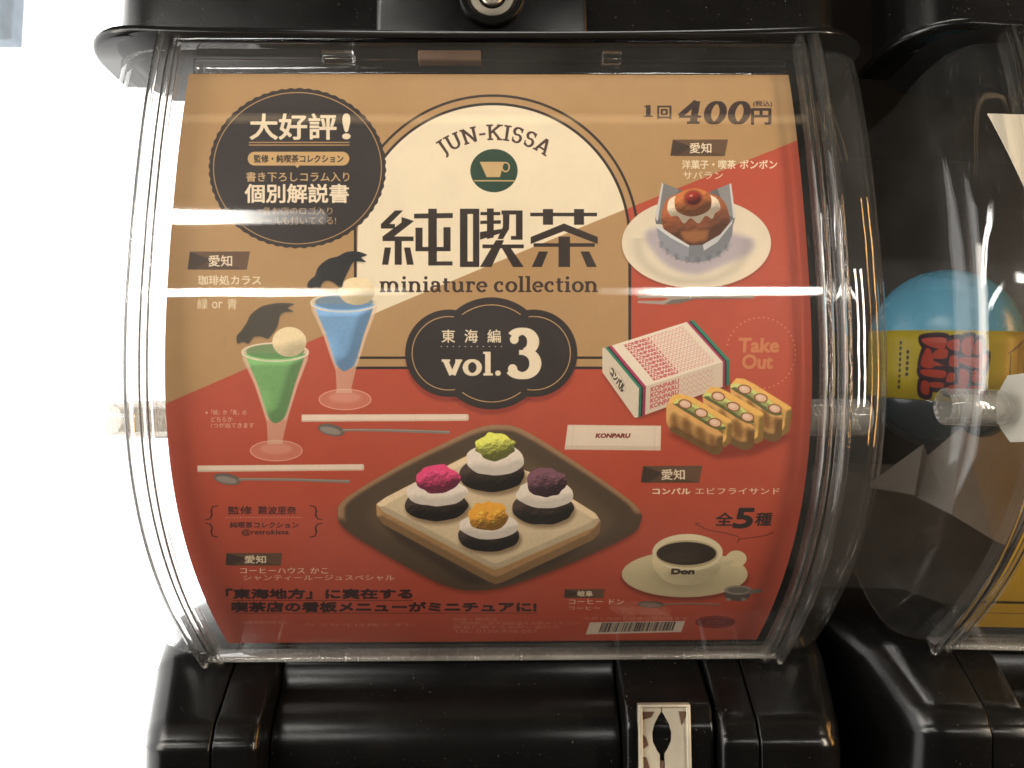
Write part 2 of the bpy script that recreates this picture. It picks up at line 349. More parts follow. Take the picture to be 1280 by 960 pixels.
# slab-serif letters drawn as strokes (x, y up, x-height .5, cap height .72)
def _arc(cx, cy, rx, ry, a0, a1, n=26):
    t = np.radians(np.linspace(a0, a1, n)); return np.stack([cx + rx * np.cos(t), cy + ry * np.sin(t)], 1)
def _L(*p):
    out = []
    for a, b in zip(p[:-1], p[1:]): out += [np.array(a) * (1 - t) + np.array(b) * t for t in np.linspace(0, 1, 5)]
    return np.array(out)
def _sf(x, y, w=.2, t=.075): return ('s', x - w / 2, y, x + w / 2, y + t)     # slab
K, Tn = .125, .075
SERIF = {
 'm': (.98, [_L((.14, .03), (.14, .5)), np.concatenate([_arc(.29, .3, .15, .17, 165, 0), _L((.44, .3), (.44, .03))]), np.concatenate([_arc(.62, .3, .17, .17, 165, 0), _L((.79, .3), (.79, .03))])], [_sf(.15, 0, .25), _sf(.45, 0, .22), _sf(.8, 0, .24), ('s', .02, .43, .14, .5)]),
 'n': (.66, [_L((.14, .03), (.14, .5)), np.concatenate([_arc(.31, .29, .17, .18, 165, 0), _L((.48, .29), (.48, .03))])], [_sf(.15, 0, .25), _sf(.49, 0, .25), ('s', .02, .43, .14, .5)]),
 'i': (.32, [_L((.15, .03), (.15, .5))], [_sf(.155, 0, .27), ('s', .02, .43, .15, .5), ('o', .145, .66, .078)]),
 'a': (.56, [np.concatenate([_arc(.25, .34, .15, .14, 150, 0), _L((.40, .34), (.40, .08), (.5, .03))]), np.concatenate([_L((.40, .28), (.25, .28)), _arc(.22, .155, .13, .125, 90, 300)]), _L((.28, .05), (.4, .14))], [('o', .13, .38, .06)]),
 't': (.4, [np.concatenate([_L((.16, .64), (.16, .16)), _arc(.27, .15, .11, .11, 180, 300)])], [('s', .03, .43, .36, .5)]),
 'u': (.66, [np.concatenate([_L((.14, .48), (.14, .2)), _arc(.29, .2, .15, .17, 180, 330)]), _L((.48, .48), (.48, .03))], [('s', .02, .43, .14, .5), ('s', .36, .43, .48, .5), ('s', .48, 0, .6, .075)]),
 'r': (.47, [_L((.14, .03), (.14, .5)), _arc(.3, .3, .16, .16, 160, 50)], [_sf(.16, 0, .29), ('s', .02, .43, .14, .5), ('o', .37, .4, .065)]),
 'e': (.54, [np.concatenate([_L((.1, .26), (.44, .26)), _arc(.27, .25, .185, .215, 5, 320)])], []),
 'c': (.52, [_arc(.28, .25, .19, .215, 50, 315)], [('o', .38, .38, .065)]),
 'o': (.58, [_arc(.29, .25, .2, .215, 0, 360, 28)], []),
 'l': (.32, [_L((.16, .03), (.16, .74))], [_sf(.165, 0, .28), ('s', .02, .67, .16, .74)]),
 'v': (.58, [_L((.1, .46), (.28, .02)), _L((.48, .46), (.31, .02))], [_sf(.11, .43, .24), _sf(.48, .43, .2)]),
 '.': (.26, [], [('o', .13, .075, .085)]),
 ' ': (.25, [], []),
 'J': (.42, [np.concatenate([_L((.25, .7), (.25, .08)), _arc(.12, .06, .13, .16, 0, -100)])], [_sf(.25, .645, .3)]),
 'U': (.74, [np.concatenate([_L((.17, .69), (.17, .24)), _arc(.37, .24, .2, .21, 180, 360), _L((.57, .24), (.57, .69))])], [_sf(.17, .645, .28), _sf(.57, .645, .24)]),
 'N': (.8, [_L((.17, .02), (.17, .7)), _L((.17, .7), (.62, .02)), _L((.62, .02), (.62, .7))], [_sf(.17, 0, .25), _sf(.62, .645, .25), ('s', .04, .645, .17, .72)]),
 '-': (.36, [], [('s', .04, .26, .32, .35)]),
 'K': (.76, [_L((.17, .02), (.17, .7)), _L((.6, .69), (.22, .34)), _L((.3, .42), (.62, .03))], [_sf(.17, 0, .28), _sf(.17, .645, .28), _sf(.6, .645, .24), _sf(.63, 0, .26)]),
 'I': (.36, [_L((.18, .02), (.18, .7))], [_sf(.18, 0, .3), _sf(.18, .645, .3)]),
 'S': (.6, [np.concatenate([_arc(.3, .52, .17, .165, 30, 250), _arc(.3, .2, .18, .18, 80, -150)])], [('s', .43, .5, .49, .7), ('s', .09, .03, .15, .24)]),
 'A': (.74, [_L((.12, .03), (.36, .7)), _L((.36, .7), (.62, .03)), _L((.2, .22), (.52, .22))], [_sf(.12, 0, .25), _sf(.62, 0, .27)]),
 '3': (.58, [_arc(.25, .54, .17, .16, 150, -82, 30), _arc(.25, .21, .205, .185, 84, -150, 34)], [('o', .125, .575, .07), ('s', .2, .34, .3, .415), ('o', .1, .125, .075)]),
 '4': (.64, [_L((.42, .02), (.42, .72)), _L((.42, .72), (.05, .25))], [('s', .03, .19, .6, .265), _sf(.42, 0, .32)]),
 '0': (.62, [_arc(.31, .355, .2, .325, 0, 360, 30)], []),
 '1': (.42, [_L((.22, .03), (.22, .72))], [_sf(.22, 0, .34), ('s', .07, .6, .22, .68)]),
}
def serif(s, place, c, thick=K, thin=Tn, alpha=1., adv=1.):
    """place(x, y) maps letter space (line along x) to print coordinates"""
    x = 0.
    for ch in s:
        w, st, ex = SERIF[ch]
        ps = []
        for P in st:
            if np.linalg.norm(P[0] - P[-1]) < 1e-6:      # closed bowl: outer and inner outline
                Q = P[:-1]; T = np.roll(Q, -1, 0) - np.roll(Q, 1, 0); T /= np.linalg.norm(T, axis=1, keepdims=True); N = np.stack([-T[:, 1], T[:, 0]], 1)
                ww = (thin + (thick - thin) * np.abs(T[:, 1]) ** 1.3)[:, None] / 2; poly([[place(x + a, b) for a, b in Q + N * ww], [place(x + a, b) for a, b in Q - N * ww]], c, alpha); continue
            T = np.gradient(P, axis=0); T /= np.maximum(np.linalg.norm(T, axis=1, keepdims=True), 1e-6)
            N = np.stack([-T[:, 1], T[:, 0]], 1)
            ww = (thin + (thick - thin) * np.abs(T[:, 1]) ** 1.3)[:, None] / 2
            ps.append(np.concatenate([P + N * ww, (P - N * ww)[::-1]]))
        for e in ex:
            ps.append(_arc(e[1], e[2], e[3], e[3], 0, 360, 14) if e[0] == 'o' else np.array([(e[1], e[2]), (e[3], e[2]), (e[3], e[4]), (e[1], e[4])]))
        M = None
        for p in ps: poly([place(x + a, b) for a, b in p], c, alpha)
        x += w * adv
    return x
def serif_w(s, adv=1.): return sum(SERIF[ch][0] for ch in s) * adv
def serif_box(s, x0, x1, ybase, ytop, c, top=.72, slant=0., **k):
    W = serif_w(s, k.get('adv', 1.)); H = ybase - ytop
    serif(s, lambda a, b: (x0 + a / W * (x1 - x0) + slant * b / top * H, ybase - b / top * H), c, **k)

CREAM, TAN, RED, DARK = (240, 222, 190), (180, 142, 96), (184, 80, 58), (46, 37, 34)
PALE = (240, 220, 188)
# ---- paper fields
yd = lambda x: 503 - .4375 * (x - 210) * (1 - .00006 * (x - 210))
art[:] = col(TAN)
m = np.clip((GY - yd(GX)) * S, 0, 1)[..., None]; art[:] = art * (1 - m) + col(RED) * m
A_in = np.concatenate([ell(616, 300, 169, 169, a0=180, a1=360, n=60), [(787, 461), (444, 461)]])
poly(A_in, TAN)
x0_, y0_, mm = pmask([A_in]); h_, w_ = mm.shape
yy, xx = np.mgrid[0:h_, 0:w_]; xx = (xx + x0_) / S + PX0; yy = (yy + y0_) / S + PY0
paste(x0_, y0_, mm * np.clip((yd(xx) - yy) * S, 0, 1).astype(np.float32), CREAM)
stroke(ell(616, 300, 171, 170, a0=190, a1=363, n=80), 3.2, DARK)
stroke(ell(616, 300, 181.5, 180.5, a0=200, a1=361, n=80), 3.0, DARK)
box(785.5, 300, 789, 460, DARK); box(442.4, 282, 445.8, 461, DARK)
box(444, 445.7, 789, 448.8, DARK); box(444, 458.2, 760, 461.4, DARK); box(444, 448.8, 760, 458.2, TAN)
# ---- round badge
N_ = 120; t_ = np.linspace(0, 2 * np.pi, N_ * 4, endpoint=False)
rr = 1 + .006 * np.sin(t_ * N_ / 2)
poly(np.stack([371.8 + 110.5 * rr * np.cos(t_), 210.2 + 99.8 * rr * np.sin(t_)], 1), (50, 43, 41))
stroke(ell(371.8, 210.2, 105, 94.6, n=90), 1.3, TAN, closed=True)
text('大好評', (313, 142.5, 420, 174), PALE, bold=.95); text('!', (429, 143, 437, 173), PALE, bold=1.3)
box(311, 177.2, 437, 178.7, TAN); box(311, 180.6, 437, 182.1, TAN)
poly(np.concatenate([ell(318, 198.3, 8.4, 8.6, a0=90, a1=270, n=16), ell(428.3, 198.3, 8.4, 8.6, a0=-90, a1=90, n=16)]), (205, 166, 112))
poly([(368, 206), (375.5, 206), (371.7, 210)], (205, 166, 112))
text('監修・純喫茶コレクション', (317.5, 193.6, 429, 203.2), DARK, bold=.3)
text('書き下ろしコラム入り', (308, 215, 436.5, 227), (205, 170, 122), bold=.25)
text('個別解説書', (306.5, 230.3, 435.5, 253.2), PALE, bold=.75)
text('+各お店のロゴ入り', (322, 258.6, 415.5, 268.4), (198, 162, 115), bold=.15)
text('シールも付いてくる!', (320, 270.6, 420, 280.6), (198, 162, 115), bold=.15)
# ---- JUN-KISSA on an arc, cup emblem
W_ = serif_w('JUN-KISSA'); R_ = 113.; span = math.radians(74)
def on_arc(a, b):
    th = (a / W_ - .5) * span; r = R_ - 11 + b / .72 * 19.5
    return (618 + r * math.sin(th) * 1.04, 277 - r * math.cos(th))
serif('JUN-KISSA', on_arc, (74, 50, 42), thick=.125, thin=.085)
poly(ell(617.5, 213.3, 29.6, 27), (38, 66, 50))
poly([(599.6, 202.2), (630.2, 202.2), (624.9, 221.4), (608.3, 221.4)], (205, 170, 118))
stroke(ell(632, 208.8, 4.6, 5.6, n=24), 1.9, (205, 170, 118), closed=True)
box(592.5, 225.2, 643.2, 226.7, (205, 170, 118))
# ---- big title, blocky strokes
cc_ = lambda L: [(420 + x / 3.2, 80 + y / 3.2) for x, y in L]
TITLE = [
 [(236, 586), (268, 586), (214, 640), (236, 640), (236, 658), (180, 658), (180, 640)],
 [(262, 612), (312, 628), (232, 690), (310, 690), (310, 708), (186, 708), (186, 690), (262, 634)],
 [(235, 700), (263, 700), (263, 803), (235, 803)], [(195, 734), (220, 734), (209, 803), (184, 803)], [(272, 734), (297, 734), (311, 803), (284, 803)],
 [(312, 599), (467, 596), (467, 616), (312, 618)], [(369, 579), (403, 579), (403, 806), (369, 806)],
 [(318, 655), (346, 655), (346, 732), (430, 732), (430, 653), (458, 653), (458, 749), (318, 749)], [(369, 790), (466, 790), (466, 806), (369, 806)],
 [(578, 592), (657, 592), (657, 605), (578, 605)], [(577, 627), (659, 625), (659, 639), (577, 640)], [(576, 672), (662, 660), (662, 676), (576, 703)], [(604, 578), (631, 578), (631, 694), (604, 700)],
 [(662, 586), (746, 586), (746, 703), (700, 703), (700, 688), (720, 688), (720, 602), (662, 602)], [(668, 602), (694, 602), (692, 660), (668, 700), (646, 700), (668, 650)],
 [(586, 722), (751, 722), (751, 737), (586, 737)], [(640, 705), (672, 705), (622, 812), (576, 812)], [(663, 735), (698, 735), (751, 812), (708, 812)],
 [(777, 595), (1044, 595), (1044, 609), (777, 609)], [(828, 580), (868, 580), (868, 643), (828, 643)], [(952, 580), (992, 580), (992, 643), (952, 643)],
 [(912, 638), (1047, 692), (1047, 720), (912, 668), (779, 720), (779, 692)], [(790, 717), (1035, 717), (1035, 731), (790, 731)],
 [(890, 690), (936, 690), (936, 812), (890, 812)], [(812, 750), (848, 750), (823, 812), (783, 812)], [(978, 750), (1013, 750), (1043, 812), (1004, 812)]]
for p in TITLE: poly(cc_(p), (50, 39, 34))
poly([cc_([(496, 579), (573, 579), (573, 812), (496, 812)]), cc_([(526, 600), (548, 600), (548, 790), (526, 790)])], (50, 39, 34))
serif_box('miniature collection', 474, 748.5, 365.2, 345.2, (58, 40, 34), top=.74, thick=.14, thin=.075)
# ---- cloud plate
c5 = lambda x, y: (480 + x / 4.267, 360 + y / 4.267)
lobes = [(346, 348, 233, 233), (798, 348, 233, 233), (573, 349, 299, 299)]
for dy, c, al, sf in ((28, (110, 40, 30), .55, 1.2), (0, (50, 42, 40), 1, 0)):
    for x, y, rx, ry in lobes: poly(ell(*c5(x, y + dy), rx / 4.267, ry / 4.267), c, al if dy == 0 else .45, soft=sf)
for x, y, r, a0, a1 in ((346, 348, 196, 80, 278), (798, 348, 196, -98, 100), (573, 349, 259, -127, -53), (573, 349, 259, 53, 127)):
    stroke(ell(*c5(x, y), r / 4.267, r / 4.267, a0=a0, a1=a1, n=40), 1.1, (206, 166, 112))
for i, ch in enumerate('東海編'):
    x = 308 + i * 122; text(ch, (*c5(x, 222), *c5(x + 70, 291)), PALE, bold=.3)
dots([c5(306 + i * 32, 312) for i in range(11)], .75, PALE)
serif_box('vol.', c5(310, 0)[0], c5(632, 0)[0], c5(0, 467)[1], c5(0, 340)[1], PALE, top=.74, thick=.16, thin=.09)
serif_box('3', c5(652, 0)[0], c5(850, 0)[0], c5(0, 476)[1], c5(0, 224)[1], PALE, top=.72, thick=.19, thin=.11)
# ---- price
serif_box('1', 803, 817, 146.2, 131.5, (62, 46, 40), thick=.17)
text('回', (822, 132.5, 838.8, 148.5), (62, 46, 40), bold=.5)
serif_box('400', 846, 937, 154.8, 126.6, (58, 42, 37), slant=.16, thick=.185, thin=.09)
text('(税込)', (941.5, 126, 965, 134), (62, 46, 40), bold=.25)
text('円', (939.5, 136, 963.5, 155.3), (58, 42, 37), bold=.8)
# ---- small region tags
def region_tag(x, y, w=70, h=20, sk=3, word='愛知', lit=0):
    q = [(x + sk, y), (x + w + 1, y - .3), (x + w - sk, y + h), (x, y + h - .5)]
    poly(q, (104, 78, 58)); poly([q[0], (x + w * .37, y + h * .42), (x + w * .12, y + h), q[3]], (66, 52, 44), .9)
    poly([(x + w * .37, y + h * .42), (x + w - sk, y + h), (x + w * .12, y + h)], (84, 64, 50), .8)
    text(word, (x + w * .34, y + h * .2, x + w * .72, y + h * .82), PALE, bold=.25)
region_tag(838, 174.6, 71, 20.5); region_tag(234.5, 314.6, 77, 22.5); region_tag(801, 582.5, 76, 21); region_tag(282, 691.4, 70, 15.5, 1)
region_tag(705, 736.5, 50, 11, 1, '岐阜')
text('洋菓子・喫茶', (852.8, 200.2, 919.5, 211), PALE, bold=.3); text('ボンボン', (925, 200.2, 971.3, 211), PALE, bold=.3)
text('サバラン', (854, 214.3, 903.5, 224), PALE)
text('珈琲処カラス', (247.6, 344.3, 326, 356), PALE, bold=.35); text('クリームソーダ', (247.5, 359.5, 328, 369), PALE)
text('緑', (246.5, 373.5, 259.5, 386.6), PALE); text('青', (284, 373.5, 296, 386.6), PALE); text('or', (265, 377, 278, 385.5), PALE)
for s, x0, x1, y0 in (('※「緑」か「青」の', 256.5, 308, 512.3), ('どちらか', 264, 290.7, 520.8), ('1つが出てきます', 264, 317.5, 528.4)):
    text(s, (x0, y0, x1, y0 + 6.4), PALE, alpha=.8)
# ---- plate with the cake
c3 = lambda L: [(740 + x / 3, 80 + y / 3) for x, y in L]
poly(ell(870.6, 305.5, 93.5, 57.5), (60, 20, 18), .35, soft=1.5)
x0_, y0_, mm = pmask([ell(870.6, 303.7, 93.3, 56.8)]); h_, w_ = mm.shape
yy, xx = np.mgrid[0:h_, 0:w_] / S; ly = yy / yy.max(); lx = xx / xx.max()
sh = (.97 + .05 * ly)[..., None] * col((232, 216, 188))
r_ = np.hypot((lx - .47) / .36, (ly - .52) / .4)
sh = sh * (1 - .10 * np.exp(-((r_ - 1) / .12) ** 2)[..., None] * (ly > .45)[..., None])
paste(x0_, y0_, mm, np.clip(sh, 0, 1).astype(np.float32))
poly(c3([(215, 620), (260, 740), (380, 790), (480, 760), (600, 700), (560, 640)]), (150, 138, 160), .6, soft=3.5, smooth=True)
poly(c3([(262, 445), (325, 470), (420, 500), (440, 480), (520, 448), (537, 575), (525, 620), (240, 600), (236, 575)]), (106, 104, 104))
poly(c3([(262, 445), (325, 470), (290, 560), (240, 590)]), (128, 126, 124)); poly(c3([(520, 448), (470, 468), (505, 560), (535, 580)]), (142, 140, 138))
poly(c3([(262, 445), (268, 450), (246, 590), (236, 575)]), (205, 202, 195)); poly(c3([(515, 450), (522, 448), (538, 575), (530, 580)]), (210, 206, 198))
relief(c3([(262, 560), (290, 500), (385, 478), (480, 500), (515, 570), (505, 630), (450, 672), (385, 690), (310, 660), (270, 620)]), (134, 76, 46), cell=6, rough=.5, seed=3)
poly(c3([(330, 628), (440, 622), (430, 660), (380, 672), (345, 660)]), (196, 128, 72), .6, soft=1.5)
poly(c3([(240, 600), (300, 640), (365, 680), (415, 678), (480, 640), (530, 580), (526, 640), (505, 690), (470, 722), (430, 738), (380, 746), (320, 732), (275, 695), (250, 655)]), (124, 124, 128))
poly(c3([(240, 600), (300, 640), (365, 680), (360, 742), (300, 718), (262, 680), (248, 650)]), (150, 150, 156), .8)
poly(c3([(415, 678), (480, 640), (530, 580), (524, 600), (470, 668), (420, 700)]), (205, 203, 200), .9)
poly(c3([(240, 600), (300, 640), (365, 680), (363, 688), (295, 652), (240, 612)]), (214, 212, 206), .95)
for i in range(16):
    a = math.radians(25 + i * 8.6); x = 385 + 142 * math.cos(a); y = 640 + 104 * math.sin(a)
    poly(c3([(x - 7, y - 20), (x + 7, y - 20), (x + 9, y + 4), (x - 3, y + 6)]), (104, 104, 110) if i % 2 else (140, 140, 146), .45, soft=.5)
relief(c3([(282, 540), (300, 500), (385, 480), (462, 500), (482, 540), (462, 560), (450, 580), (425, 570), (400, 598), (370, 578), (345, 598), (320, 570), (296, 570)]), (232, 212, 184), hi=.2, lo=.25, cell=6, rough=.4, seed=5)
relief(c3([(312, 540), (318, 490), (385, 466), (440, 488), (446, 535), (420, 560), (375, 572), (335, 562)]), (156, 92, 50), cell=6, rough=.55, seed=6)
poly(c3(ell(380, 505, 37, 33)), (120, 50, 34), .6, soft=.6); relief(c3(ell(380, 503, 29, 26, n=16)), (122, 38, 32), cell=9, rough=.1, seed=7)
poly(c3(ell(372, 494, 6, 4)), (240, 190, 170), .8, soft=.4)
def spoonish(bx, by, brx, bry, rot, hx, hy, c=(132, 122, 112), hw=3.6):
    poly(ell(bx, by, brx, bry, rot), tuple(v * .8 for v in c)); poly(ell(bx - 1, by + .8, brx * .8, bry * .6, rot), tuple(min(255, v * 1.2) for v in c), .8, soft=.6)
    stroke([(bx + brx * .8, by + bry * .05), (bx + brx * 1.5, by), ((bx + hx) / 2, (by + hy) / 2 - 1), (hx, hy)], [hw * .9, hw * .8, hw, hw * 1.1], c)
    stroke([(bx + brx * .9, by - .6), ((bx + hx) / 2, (by + hy) / 2 - 1.8), (hx, hy - .8)], [.8, .8, .9], tuple(min(255, v * 1.35) for v in c), .8)
poly(c3([(172, 848), (265, 852), (320, 868), (380, 862), (600, 862), (615, 872), (600, 880), (385, 882), (330, 898), (270, 902), (172, 896), (172, 888), (262, 888), (290, 880), (265, 876), (172, 878), (172, 868), (262, 866), (262, 862), (172, 860)]), (168, 156, 142))
poly(c3([(300, 884), (400, 876), (600, 876), (600, 880), (385, 882), (330, 898), (270, 902)]), (96, 84, 76), .7)
# ---- two sundaes
c4 = lambda L: [(180 + x / 3, 300 + y / 3) for x, y in L]
def sundae(cx, top, rw, stem_y, foot_y, liquid, crow, ball, ccol, seed):
    L = lambda pts: c4(pts)
    glass = [(cx - rw, top - 6), (cx - rw * .96, top + 30), (cx - rw * .62, top + 120), (cx - rw * .38, top + 210), (cx - rw * .25, stem_y - 20), (cx - 28, stem_y + 45), (cx - 30, foot_y - 25), (cx + 30, foot_y - 25), (cx + 28, stem_y + 45), (cx + rw * .34, stem_y - 20), (cx + rw * .46, top + 210), (cx + rw * .68, top + 120), (cx + rw * .96, top + 30), (cx + rw, top - 6)]
    poly(L(ell(cx + 4, foot_y, 99, 40)), (214, 142, 118), .6); stroke(L(ell(cx + 4, foot_y, 97, 38, n=50)), 1.2, (232, 176, 152), .8, closed=True)
    poly(L(ell(cx + 4, foot_y - 8, 60, 20)), (232, 178, 156), .4, soft=1.5)
    poly(L(glass), (222, 188, 160), .62); poly(L(ell(cx, top, rw, 36)), (222, 204, 170), .85)
    lq = [(cx - rw * .8, top + 6), (cx - rw * .84, top + 26), (cx - rw * .5, top + 130), (cx - rw * .28, top + 225), (cx - rw * .14, stem_y - 30), (cx, stem_y - 18), (cx + rw * .2, stem_y - 30), (cx + rw * .36, top + 225), (cx + rw * .56, top + 130), (cx + rw * .84, top + 26), (cx + rw * .8, top + 6)]
    relief(L(lq), liquid, cell=16, rough=.07, seed=seed, hi=.18, lo=.18, dome=.2)
    poly(L(ell(cx, top - 2, rw * .86, 28)), tuple(v * .78 for v in liquid), .75)
    stroke(L([(cx - rw * .9, top + 20), (cx - rw * .56, top + 120), (cx - rw * .34, top + 205), (cx - rw * .2, stem_y - 30)]), 3, (236, 212, 190), .45, soft=.7)
    stroke(L([(cx + rw * .92, top + 20), (cx + rw * .64, top + 120), (cx + rw * .42, top + 205), (cx + rw * .28, stem_y - 30)]), 2.6, (236, 212, 190), .5, soft=.7)
    bx, by, brx, bry = ball
    stroke(L(ell(cx, top, rw * .97, 33, a0=120, a1=420, n=60)), 1.8, (236, 218, 190), .9)
    relief(L(ell(bx, by, brx, bry, n=22)), (236, 214, 170), cell=6, rough=.16, seed=seed + 2, hi=.14, lo=.16, dome=.5)
    stroke(L(ell(cx, top, rw * .98, 34, a0=5, a1=175, n=50)), 2.2, (238, 220, 196), .75)
    poly(L(crow), ccol, smooth=True); poly(L([(x * .98 + cx * .02, y + 4) for x, y in crow]), tuple(v * .8 for v in ccol), .35, soft=1.2)
CROW = [(612, 170), (622, 150), (640, 135), (655, 100), (690, 72), (725, 62), (760, 45), (800, 43), (836, 56), (815, 66), (832, 82), (795, 80), (782, 86), (768, 112), (750, 150), (740, 178), (722, 168), (712, 160), (690, 152), (672, 158), (655, 182), (636, 176), (622, 184)]
CROW2 = [(350, 388), (348, 360), (365, 340), (385, 310), (402, 278), (440, 250), (478, 240), (515, 236), (562, 240), (540, 254), (560, 268), (530, 270), (510, 284), (500, 325), (476, 360), (462, 370), (440, 362), (412, 364), (392, 388), (372, 382)]
sundae(750, 235, 127, 510, 598, (122, 164, 204), CROW, (798, 192, 68, 52), (44, 44, 46), 11)
sundae(492, 420, 127, 705, 790, (120, 168, 104), CROW2, (545, 382, 64, 56), (82, 74, 64), 21)
for q in (((377, 518.2), (584.5, 517.6), (584.5, 526), (377, 527.2)), ((246.8, 582), (453.5, 580.2), (453.5, 588), (246.8, 590))):
    poly(list(q), (238, 214, 190)); poly(ell(q[1][0], (q[1][1] + q[2][1]) / 2, 1.6, 3.9, n=16), (226, 200, 176))
    poly([(q[0][0], q[3][1] - 2), (q[1][0], q[2][1] - 2), q[2], q[3]], (206, 176, 152), .7)
spoonish(414, 537.5, 17, 7.2, 12, 562, 540.5); spoonish(284, 599, 17, 7, 10, 437, 602)
# ---- tray with toast and four mounds
cb = lambda L: [(400 + x / 3.0476, 520 + y / 3.0476) for x, y in L]
TRAY = [(600, 46), (690, 34), (780, 56), (980, 180), (1160, 305), (1218, 360), (1222, 400), (1180, 455), (960, 560), (740, 640), (620, 664), (520, 658), (400, 612), (200, 500), (95, 430), (68, 375), (100, 312), (300, 190), (480, 100)]
poly(cb([(x * 1.0, y + 12) for x, y in TRAY]), (90, 36, 26), .5, soft=2.5, smooth=True)
relief(cb(TRAY), (126, 98, 72), cell=12, rough=.12, seed=31, hi=.25, lo=.3, dome=.1)
TRI = [((x - 645) * .955 + 645, (y - 352) * .94 + 352) for x, y in TRAY]
poly(cb(TRI), (84, 68, 52), 1, soft=1.5, smooth=True)
poly(cb([((x - 645) * .8 + 650, (y - 352) * .78 + 372) for x, y in TRAY]), (112, 90, 66), .55, soft=5, smooth=True)
poly(cb([(225, 395), (660, 640), (1040, 470), (900, 560), (700, 640), (560, 640), (300, 480)]), (44, 34, 28), .6, soft=4)
SIDE = [(214, 335), (250, 310), (520, 170), (560, 150), (800, 215), (1050, 370), (1070, 402), (1066, 444), (1040, 472), (700, 632), (670, 641), (640, 630), (240, 412), (216, 380)]
relief(cb(SIDE), (172, 132, 88), cell=8, rough=.2, seed=33, smooth=False, hi=.1, lo=.2, dome=.05)
TOPB = [(216, 336), (250, 310), (520, 172), (560, 152), (700, 176), (800, 214), (1048, 370), (1068, 398), (1046, 424), (690, 580), (664, 586), (636, 574), (240, 366)]
relief(cb(TOPB), (222, 198, 160), cell=4, rough=.14, seed=34, smooth=False, hi=.12, lo=.12, dome=.05)
stroke(cb([(216, 340), (240, 368), (640, 577), (690, 582), (1046, 426), (1066, 402)]), 1.6, (176, 134, 84), .7, soft=.6)
def mound(bx, by, brx, bry, cx, cy, crx, cry, tx, ty, trx, try_, tc, seed):
    def wob(x, y, rx, ry, k, sd, n=20):
        r = np.random.RandomState(sd); t = np.linspace(0, 2 * np.pi, n, endpoint=False)
        q = 1 + k * (r.rand(n) - .5); return list(zip(x + rx * q * np.cos(t), y + ry * q * np.sin(t)))
    poly(cb(ell(bx + 6, by + 14, brx * 1.02, bry)), (90, 64, 40), .55, soft=2)
    relief(cb(wob(bx, by, brx, bry, .06, seed)), (54, 43, 38), cell=5, rough=.75, seed=seed, hi=.5, lo=.45)
    relief(cb(wob(cx, cy, crx, cry, .07, seed + 1)), (244, 228, 210), cell=9, rough=.2, seed=seed + 1, hi=.03, lo=.12)
    relief(cb(wob(tx, ty, trx, try_, .2, seed + 2)), tc, cell=5, rough=1.05, seed=seed + 2, hi=.45, lo=.4)
    r = np.random.RandomState(seed)
    for _ in range(7): poly(cb(ell(tx + (r.rand() - .5) * trx * 1.2, ty + (r.rand() - .6) * try_, 4 + 4 * r.rand(), 2.5)), tuple(min(255, v * 1.5 + 30) for v in tc), .55, soft=.3)
mound(655, 222, 126, 68, 667, 166, 110, 62, 668, 116, 76, 53, (170, 170, 76), 41)
mound(443, 340, 122, 60, 446, 292, 116, 52, 446, 240, 86, 54, (182, 62, 98), 51)
mound(848, 352, 118, 62, 858, 298, 110, 54, 862, 254, 78, 56, (92, 62, 70), 61)
mound(643, 458, 118, 58, 643, 420, 112, 50, 640, 382, 76, 56, (226, 160, 58), 71)
# ---- take-out box
c6 = lambda L: [(680 + x / 3.43, 380 + y / 3.43) for x, y in L]
GRN, MAG = (44, 130, 104), (172, 58, 92)
T1, T2, T3, T4, F3, F4, B1, B2 = (262, 187), (640, 68), (796, 240), (408, 362), (795, 345), (404, 486), (250, 292), (388, 487)
poly(c6([(250, 300), (395, 495), (800, 370), (800, 330)]), (70, 24, 20), .5, soft=3)
poly(c6([(250, 188), T1, T4, F4, B2, B1]), (216, 200, 176)); poly(c6([T1, T2, T3, T4]), (238, 222, 198)); poly(c6([T4, T3, F3, F4]), (214, 194, 170))
def lerp(a, b, t): return (a[0] + (b[0] - a[0]) * t, a[1] + (b[1] - a[1]) * t)
for a0, a1, c in ((0, .028, GRN), (.028, .045, DARK), (.045, .075, MAG), (.925, .95, MAG), (.95, .968, DARK), (.968, 1, GRN)):
    poly(c6([lerp(T1, T2, a0), lerp(T1, T2, a1), lerp(T4, T3, a1), lerp(T4, T3, a0)]), c)
    poly(c6([lerp(T4, T3, a0), lerp(T4, T3, a1), lerp(F4, F3, a1), lerp(F4, F3, a0)]), tuple(v * .85 for v in c))
for i in range(11):
    v0, v1 = .06 + i * .082, .06 + i * .082 + .062
    for u0, u1, al in ((.19, .46, .85), (.46, .66, .5), (.66, .86, .4)):
        g = lambda u, v: lerp(lerp(T1, T2, u), lerp(T4, T3, u), v)
        if al < .8:
            for j in range(10):
                ua, ub = u0 + (u1 - u0) * j / 10, u0 + (u1 - u0) * (j + 1) / 10
                stroke(c6([g(ua, v1 if j % 2 else v0), g(ub, v0 if j % 2 else v1)]), .55, (206, 90, 96), al + .2)
            stroke(c6([g(u0, v0), g(u1, v0)]), .4, (206, 90, 96), al)
        else: text('KONPARU', c6([g(u0, v0), g(u1, v0), g(u1, v1), g(u0, v1)]), (190, 60, 70), .3, al)
for i in range(4):
    v0, v1 = .1 + i * .2, .1 + i * .2 + .16; g = lambda u, v: lerp(lerp(T4, T3, u), lerp(F4, F3, u), v)
    text('KONPARU', c6([g(.13, v0), g(.44, v0), g(.44, v1), g(.13, v1)]), (186, 62, 70), .3, .85)
    for j in range(14): stroke(c6([g(.45 + j * .026, v1 if j % 2 else v0), g(.476 + j * .026, v0 if j % 2 else v1)]), .55, (206, 104, 104), .6)
